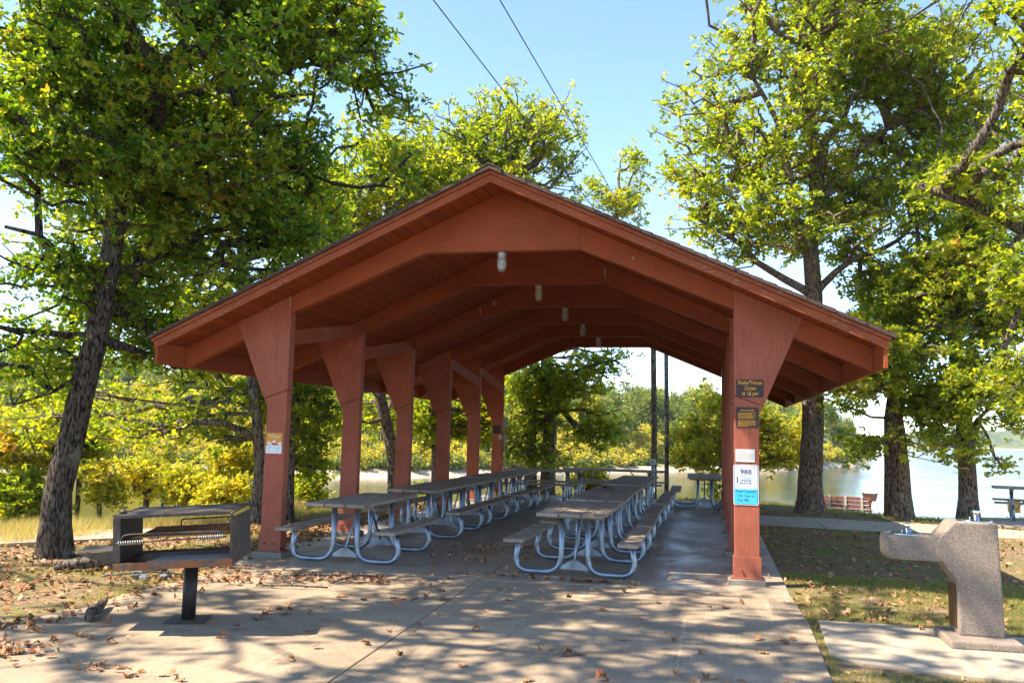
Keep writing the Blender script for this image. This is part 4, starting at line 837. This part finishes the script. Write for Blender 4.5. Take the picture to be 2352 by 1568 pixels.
# ------------------------------------------------------------------ poles and wires
M_pole=bark('dark utility pole wood',(.17,.125,.09),(.36,.28,.21),(.26,.21,.17),.7); M_pole2=bark('grey pole wood',(.20,.165,.14),(.33,.28,.24),(.25,.22,.2),.7)
def pole(x,y_,d,dtop,ytop,r,mat,lab):
    b=W(x,y_,d); z0=ground_z(b.x,b.y); e=empty('utility_pole',(b.x,b.y,z0),0,lab,'pole'); t=W(dtop,ytop,d); MB().tube([(0,0,-.3),(0,0,2),(t.x-b.x,t.y-b.y,t.z-z0)],[r,r*.97,r*.86],14).build('shaft',mat,e,fix=False); return e,t
e,t1=pole(1502,1075,24.3,1499,590,.083,M_pole,'dark brown utility pole behind the shelter with a round white meter')
p=W(1500,1060,24.3); b=Vector(e.location)
mt=MB(); q=Vector((p.x,p.y-.10,p.z))-b; mt.tube([q+Vector((0,.02,0)),q+Vector((0,-.05,0))],.085,18); mt.build('meter',M_white,e,fix=False)
MB().tube([q+Vector((0,-.05,0)),q+Vector((0,-.065,0))],.05,14).build('meter_glass',M_cast,e,fix=False)
MB().tube([q+Vector((.03,.0,-.1)),q+Vector((.03,0,-1.6))],.025,8).build('conduit',M_steel,e,fix=False)
MB().tube([q+Vector((-.03,.0,-.1)),q+Vector((-.03,0,-1.6))],.02,8).build('conduit',M_steel,e,fix=False)
pole(1531,1118,25.2,1529,640,.068,M_pole2,'thinner grey pole just right of the dark utility pole')
M_wire=flat('weathered overhead cable',(.06,.07,.09),.6)
for (px,py,dd,zt_,lab) in ((1148,0,11,602,'steeper right hand overhead wire above the roof'),(995,0,11,655,'left hand overhead wire above the roof')):
    a=Vector(W(1500,zt_,24.3)); b2=Vector(W(px,py,dd)); end=b2+(b2-a)*.8
    tag(MB().tube([a,b2,end],.0085,6).build('overhead_wire',M_wire,fix=False),lab,'wire')
# ------------------------------------------------------------------ things by the lake
M_slat=flat('reddish brown bench slat',(.20,.075,.05),.6); M_cst=flat('pale concrete bench leg',(.50,.43,.35),.8)
p=W(1943,1172,26); bz=p.z-.42; be=empty('park_bench',(p.x,p.y,bz),R(-16),'brown slatted park bench with pale supports seen from behind, facing the lake','bench')
for zz_,yy_ in ((.50,0),(.62,-.02),(.74,-.04)): MB().box(-.70,.70,-.02+yy_,.02+yy_,zz_,zz_+.10).build('backrest_slat',M_slat,be,.004)
for yy_ in (.10,.24,.38): MB().box(-.70,.70,yy_,yy_+.11,.42,.455).build('seat_slat',M_slat,be,.004)
for xx_ in (-.46,-.0,.46):
    MB().prism([(-.10,0),(-.02,0),(.02,.38),(.45,.38),(.50,0),(.58,0),(.53,.418),(.07,.418),(-.055,.85),(-.09,.85),(-.035,.42)],xx_-.035,xx_+.035,'x').build('support',M_cst,be,.005)
p=W(1999,1172,26.3); z0=ground_z(p.x,p.y); bq=empty('pedestal_grill',(p.x,p.y,z0),R(-20),'small rusty pedestal grill standing beside the park bench','grill'); H=W(2000,1132,26.3).z-z0
M_br=iron('brown rusted steel',(.10,.05,.035),(.18,.09,.065),(.24,.10,.05),.5)
MB().tube([(0,0,-.1),(0,0,H-.2)],.035,10).build('post',M_br,bq,fix=False)
fb=MB(); 
def fr(a,b,z_): return [(-a,-b,z_),(a,-b,z_),(a,b,z_),(-a,b,z_)]
fb.add(fr(.15,.12,H-.24)+fr(.20,.15,H-.02)+fr(.19,.14,H-.02)+fr(.14,.11,H-.22),[(0,3,2,1)]+[(i,(i+1)%4,4+(i+1)%4,4+i) for i in range(4)]+[(4+i,4+(i+1)%4,8+(i+1)%4,8+i) for i in range(4)]+[(8+i,8+(i+1)%4,12+(i+1)%4,12+i) for i in range(4)]+[(12,13,14,15)])
fb.build('firebox',M_br,bq); MB().prism([(-.05,H-.24),(.05,H-.24),(.035,H-.34),(-.035,H-.34)],-.04,.04).build('bracket',M_br,bq)
MB().tube([(-.2,-.15,H),(-.2,.15,H)],.012,6).tube([(.2,-.15,H),(.2,.15,H)],.012,6).tube([(-.205,-.15,H-.01),(.205,-.15,H-.01)],.008,6).build('rim',M_br,bq,fix=False)
p=W(2329,1172,21.5); e=empty('yellow_box',(p.x,p.y,-.1),0,'orange yellow box behind the table at the right edge','box')
zt_=W(2329,1148,21.5).z+.1; MB().box(-.12,.12,-.1,.1,0,zt_-.03).build('body',M_syel,e,.01); MB().box(-.13,.13,-.11,.11,zt_-.03,zt_).build('lid',M_syel,e,.005)
# ------------------------------------------------------------------ leaf litter
def oak_leaf():
    half=[(0.02,0),(.10,.12),(.30,.22),(.16,.34),(.40,.50),(.22,.60),(.36,.78),(.16,.84),(0,1.0)]
    L=[(-x,y) for x,y in half]; return half,L
HX,HL=oak_leaf()
def leaf_pts(curl,rng):
    n=len(HX); v=[]; 
    for x,y in HX: v.append((x,y-.5,curl*(x*x*2.2)+.18*math.sin(y*4+curl*9)*abs(curl)+.01))
    for x,y in HX: v.append((-x,y-.5,curl*(x*x*1.6)+.18*math.sin(y*4+curl*9)*abs(curl)+.01))
    for x,y in HX: v.append((0,y-.5,.18*math.sin(y*4+curl*9)*abs(curl)+.01))
    q=[(2*n+i,i,i+1,2*n+i+1) for i in range(n-1)]+[(2*n+i,2*n+i+1,n+i+1,n+i) for i in range(n-1)]
    return np.array(v),np.array(q)
rng=np.random.RandomState(77)
LV=[leaf_pts(c,rng) for c in (.45,.9,-.5,1.3)]
lm=[]
for i,(v,q) in enumerate(LV):
    me=bpy.data.meshes.new('fallen_leaf'); me.from_pydata([tuple(a) for a in v],[],[tuple(map(int,f)) for f in q]); me.materials.append(M_litter); lm.append(me)
def in_apron(x,y): return (-1.3<x<4.6 and -6<y<-.1)
GL='single dry oak leaves scattered on the concrete'
cnt=0
pl_=[]
for (x,y) in [( .2,-3.9),(1.05,-4.35),(1.35,-3.75),(2.2,-4.1),(2.75,-3.55),(2.85,-3.62),(2.8,-3.45),(3.2,-3.0),(3.95,-4.0),(4.35,-3.9),(4.45,-2.7),(4.40,-2.6),(4.5,-2.55),(1.55,-2.6),(1.9,-2.3),(2.3,-1.6),(2.5,-1.35),(2.2,-1.2),(3.0,-.9),(2.9,-1.9),(1.2,-1.9),(.5,-2.7),(.1,-2.9),(-.4,-4.3),(3.9,-2.2),(4.0,-1.4),(3.4,.3),(3.7,.2),(1.5,.1),(.9,.6),(1.1,1.2),(.8,1.7),(1.3,2.0)]: pl_.append((x,y))
rr=random.Random(21)
for cx_,cy_ in ((2.8,-3.55),(4.45,-2.6),(1.2,-1.95),(.3,-2.9),(3.9,-3.9),(1.7,-1.2),(-.6,-4.2)):
    for _ in range(4): pl_.append((cx_+rr.uniform(-.22,.22),cy_+rr.uniform(-.12,.12)))
while len(pl_)<150:
    x=rr.uniform(-1.3,4.6); y=rr.choice([rr.uniform(-5,-.6),rr.uniform(-5,-.6),rr.uniform(-.6,4)]); 
    pl_.append((x,y))
for x,y in pl_:
    o=bpy.data.objects.new('fallen_leaf',lm[rr.randrange(4)]); COL.objects.link(o); s_=rr.uniform(.06,.115)
    o.location=(x,y,.006 if y>-.6 else .003); o.rotation_euler=(rr.uniform(-.25,.25)+(math.pi if rr.random()<.3 else 0),rr.uniform(-.25,.25),rr.uniform(0,6.28)); 
    if abs(o.rotation_euler[0])>2: o.location.z+=.02
    o.scale=(s_,s_,s_); tag(o,'single curled brown oak leaf lying on the concrete','leaf',GL)
def litter(name,pts,smin,smax,lab):
    V=[];Q=[];b=0
    for x,y,z_ in pts:
        v,q=LV[rng.randint(4)]; s_=rng.uniform(smin,smax); a=rng.uniform(0,6.28); tx,ty=rng.uniform(-.5,.5,2)
        if rng.rand()<.3: v=v*np.array([1,1,-1])+np.array([0,0,.25])
        Rm=np.array(Matrix.Rotation(a,3,'Z')@Matrix.Rotation(tx,3,'X')@Matrix.Rotation(ty,3,'Y')); V.append(v@Rm.T*s_+np.array([x,y,z_+.01])); Q.append(q+b); b+=len(v)
    tag(fast_mesh(name,np.vstack(V),np.vstack(Q),M_litter,None),lab,'leaf litter',kind='stuff')
def on_slab(x,y):
    if -1.5<x<4.68 and -12<y<12.3: return True
    if 4.75<x<9 and -3.3<y<-1.65: return True
    if 4.6<x and y>6.8-.1*(x-5) and y<9.2-.25*max(0,x-5.9): return True
    return False
P=[]
while len(P)<3800:   # lawn on the left behind the grill
    x=rng.uniform(-7,-1.2); y=rng.uniform(-5.5,4.5)
    if vnoise(np.array([[x+30,y+30,0]]),1.1,3)[0]<.33 and rng.rand()<.75: continue
    if x>-1.45 or (-6.5<x<-3.9 and -1.3<y-(x+5.3)*1.0<1.4 and False): continue
    P.append((x,y,ground_z(x,y)))
litter('leaf_litter',P,.04,.10,'thick brown oak leaf litter on the grass around the big left oak')
P=[]
while len(P)<2000:
    x=rng.uniform(4.6,13); y=rng.uniform(-6,12)
    if on_slab(x,y) and rng.rand()<.93: continue
    dens=1 if (x<6.2 and y<.3 and y>-2) else .35
    if rng.rand()>dens: continue
    P.append((x,y,ground_z(x,y)))
litter('leaf_litter',P,.045,.10,'scattered oak leaves on the right hand lawn')
P=[(rng.normal(0,.42)-.0,rng.normal(0,.13)-1.28+.0,0) for _ in range(110)]; P=[(x+.05+ .35*y*0,y+ .12*x,z_+abs(rng.normal(0,.015))) for x,y,z_ in P]
P+=[(rng.normal(-1.0,.35),rng.normal(-1.6,.35),.0) for _ in range(90)]+[(rng.normal(-1.35,.15),rng.uniform(-4.5,-1),.0) for _ in range(120)]+[(rng.normal(-1.0,.22),rng.normal(-4.75,.14),.0) for _ in range(90)]+[(rng.normal(.05,.25),rng.normal(-4.95,.06),.0) for _ in range(20)]
litter('leaf_pile',P,.04,.09,'pile of dry leaves and twigs on the apron before the front left post')
P=[(rng.normal(2.3,.5),rng.normal(-.42,.06),0) for _ in range(60)]+[(rng.normal(.9,.35),rng.normal(1.4,.5),0) for _ in range(70)]+[(rng.uniform(-2.6,-1.5),rng.uniform(-.5,9),-.02) for _ in range(900)]+[(rng.uniform(-1.7,4.6),rng.uniform(12.2,13.4),-.03) for _ in range(300)]
litter('leaf_litter',P,.05,.10,'drifts of dry leaves under the tables and along the shelter edges')
P=[]
while len(P)<7000:
    if rng.rand()<.62: x=rng.uniform(4.62,12); y=rng.uniform(-5.5,9)
    else: x=rng.uniform(-6.5,-1.4); y=rng.uniform(-5.5,3)
    if on_slab(x,y): continue
    P.append((x,y,ground_z(x,y)-.004))
litter('leaf_fragments',P,.018,.05,'small crushed leaf fragments and acorn bits over the bare soil')
# ------------------------------------------------------------------ grass
GT_=np.array([(-.5,0,0),(.5,0,0),(.0,0,1.0)])
def blades(name,pts,h,wd,mat,lab,cat='grass',lean=.45):
    n=len(pts); pts=np.array(pts); a=rng.uniform(0,6.28,n); hh=h*rng.uniform(.35,1.2,n)*(.35+1.3*vnoise(pts+77,.9,9)) if h>.2 else h*rng.uniform(.45,1.25,n); l=rng.normal(0,lean,(n,2))*hh[:,None]
    v=np.zeros((n,3,3)); v[:,0]=pts-np.c_[np.cos(a)*wd,np.sin(a)*wd,np.zeros(n)]; v[:,1]=pts+np.c_[np.cos(a)*wd,np.sin(a)*wd,np.zeros(n)]; v[:,2]=pts+np.c_[l,hh]
    tag(fast_mesh(name,v.reshape(-1,3),np.arange(n*3).reshape(n,3),mat,None,False,True),lab,cat,kind='stuff')
def scatter(n,x0,x1,y0,y1,sd,thr,ok=None):
    out=[]
    while sum(len(o) for o in out)<n:
        q=np.c_[rng.uniform(x0,x1,n),rng.uniform(y0,y1,n),np.zeros(n)]; q=q[vnoise(q+40,1.3,sd)*.7+vnoise(q+40,4.,sd+1)*.3>thr]
        if ok: q=q[[not on_slab(a,b) and ok(a,b) for a,b,_ in q]]
        out.append(q)
    q=np.vstack(out)[:n]; q[:,2]=[ground_z(a,b)-.005 for a,b,_ in q]; return q
blades('lawn_grass',scatter(60000,4.7,15,-7,13,5,.52,lambda a,b:True),.035,.0022,M_grass,'thin patchy turf on the right hand lawn')
blades('lawn_grass',scatter(60000,4.62,8.5,-7,1.2,6,.42,lambda a,b:(a<4.95 or b>-1.7 or b<-3.1)),.045,.0026,M_grass,'greener grass along the apron edge and round the fountain pad')
blades('lawn_grass',scatter(45000,-8,-1.5,-6,3,7,.47,lambda a,b:not(-8<a<-3.9 and abs(b-(a+5.3)*.95-.55)<1.2)),.045,.0024,M_grass,'lawn grass under the leaves on the left')
def polar_scatter(n,a0,a1,r0f,r1f):
    a=rng.uniform(a0,a1,n); t=rng.random(n); out=np.zeros((n,3))
    for i in range(n):
        r=r0f(a[i])+t[i]*(r1f(a[i])-r0f(a[i])); x=CAM.x+r*math.sin(R(a[i])); y=CAM.y+r*math.cos(R(a[i])); out[i]=(x,y,ground_z(x,y)-.01)
    return out
blades('meadow_grass',polar_scatter(30000,-47,-26,lambda a:interp(CREST,a)-1.2,lambda a:interp(CREST,a)+4.5),.26,.004,M_reed,'tall dry pinkish meadow grass on the bank beyond the path',lean=.42)
blades('meadow_grass',polar_scatter(14000,-26,19,lambda a:interp(CREST,a)-.8,lambda a:interp(CREST,a)+1.0),.10,.004,M_grass,'low grass along the top of the lake bank')
# ------------------------------------------------------------------ air
hz=MB().box(-1400,1400,-1000,1700,-9.5,60).build('haze',bpy.data.materials.new('thin lake haze'),None); tag(hz,'thin pale haze over the lake',kind='stuff')
hm=hz.data.materials[0]; hm.use_nodes=True; hm.node_tree.nodes.clear(); ho=hm.node_tree.nodes.new('ShaderNodeOutputMaterial'); hv=hm.node_tree.nodes.new('ShaderNodeVolumePrincipled')
hv.inputs['Color'].default_value=(.85,.92,1,1); hv.inputs['Density'].default_value=.0002; hv.inputs['Anisotropy'].default_value=.2
hm.node_tree.links.new(hv.outputs[0],ho.inputs['Volume'])
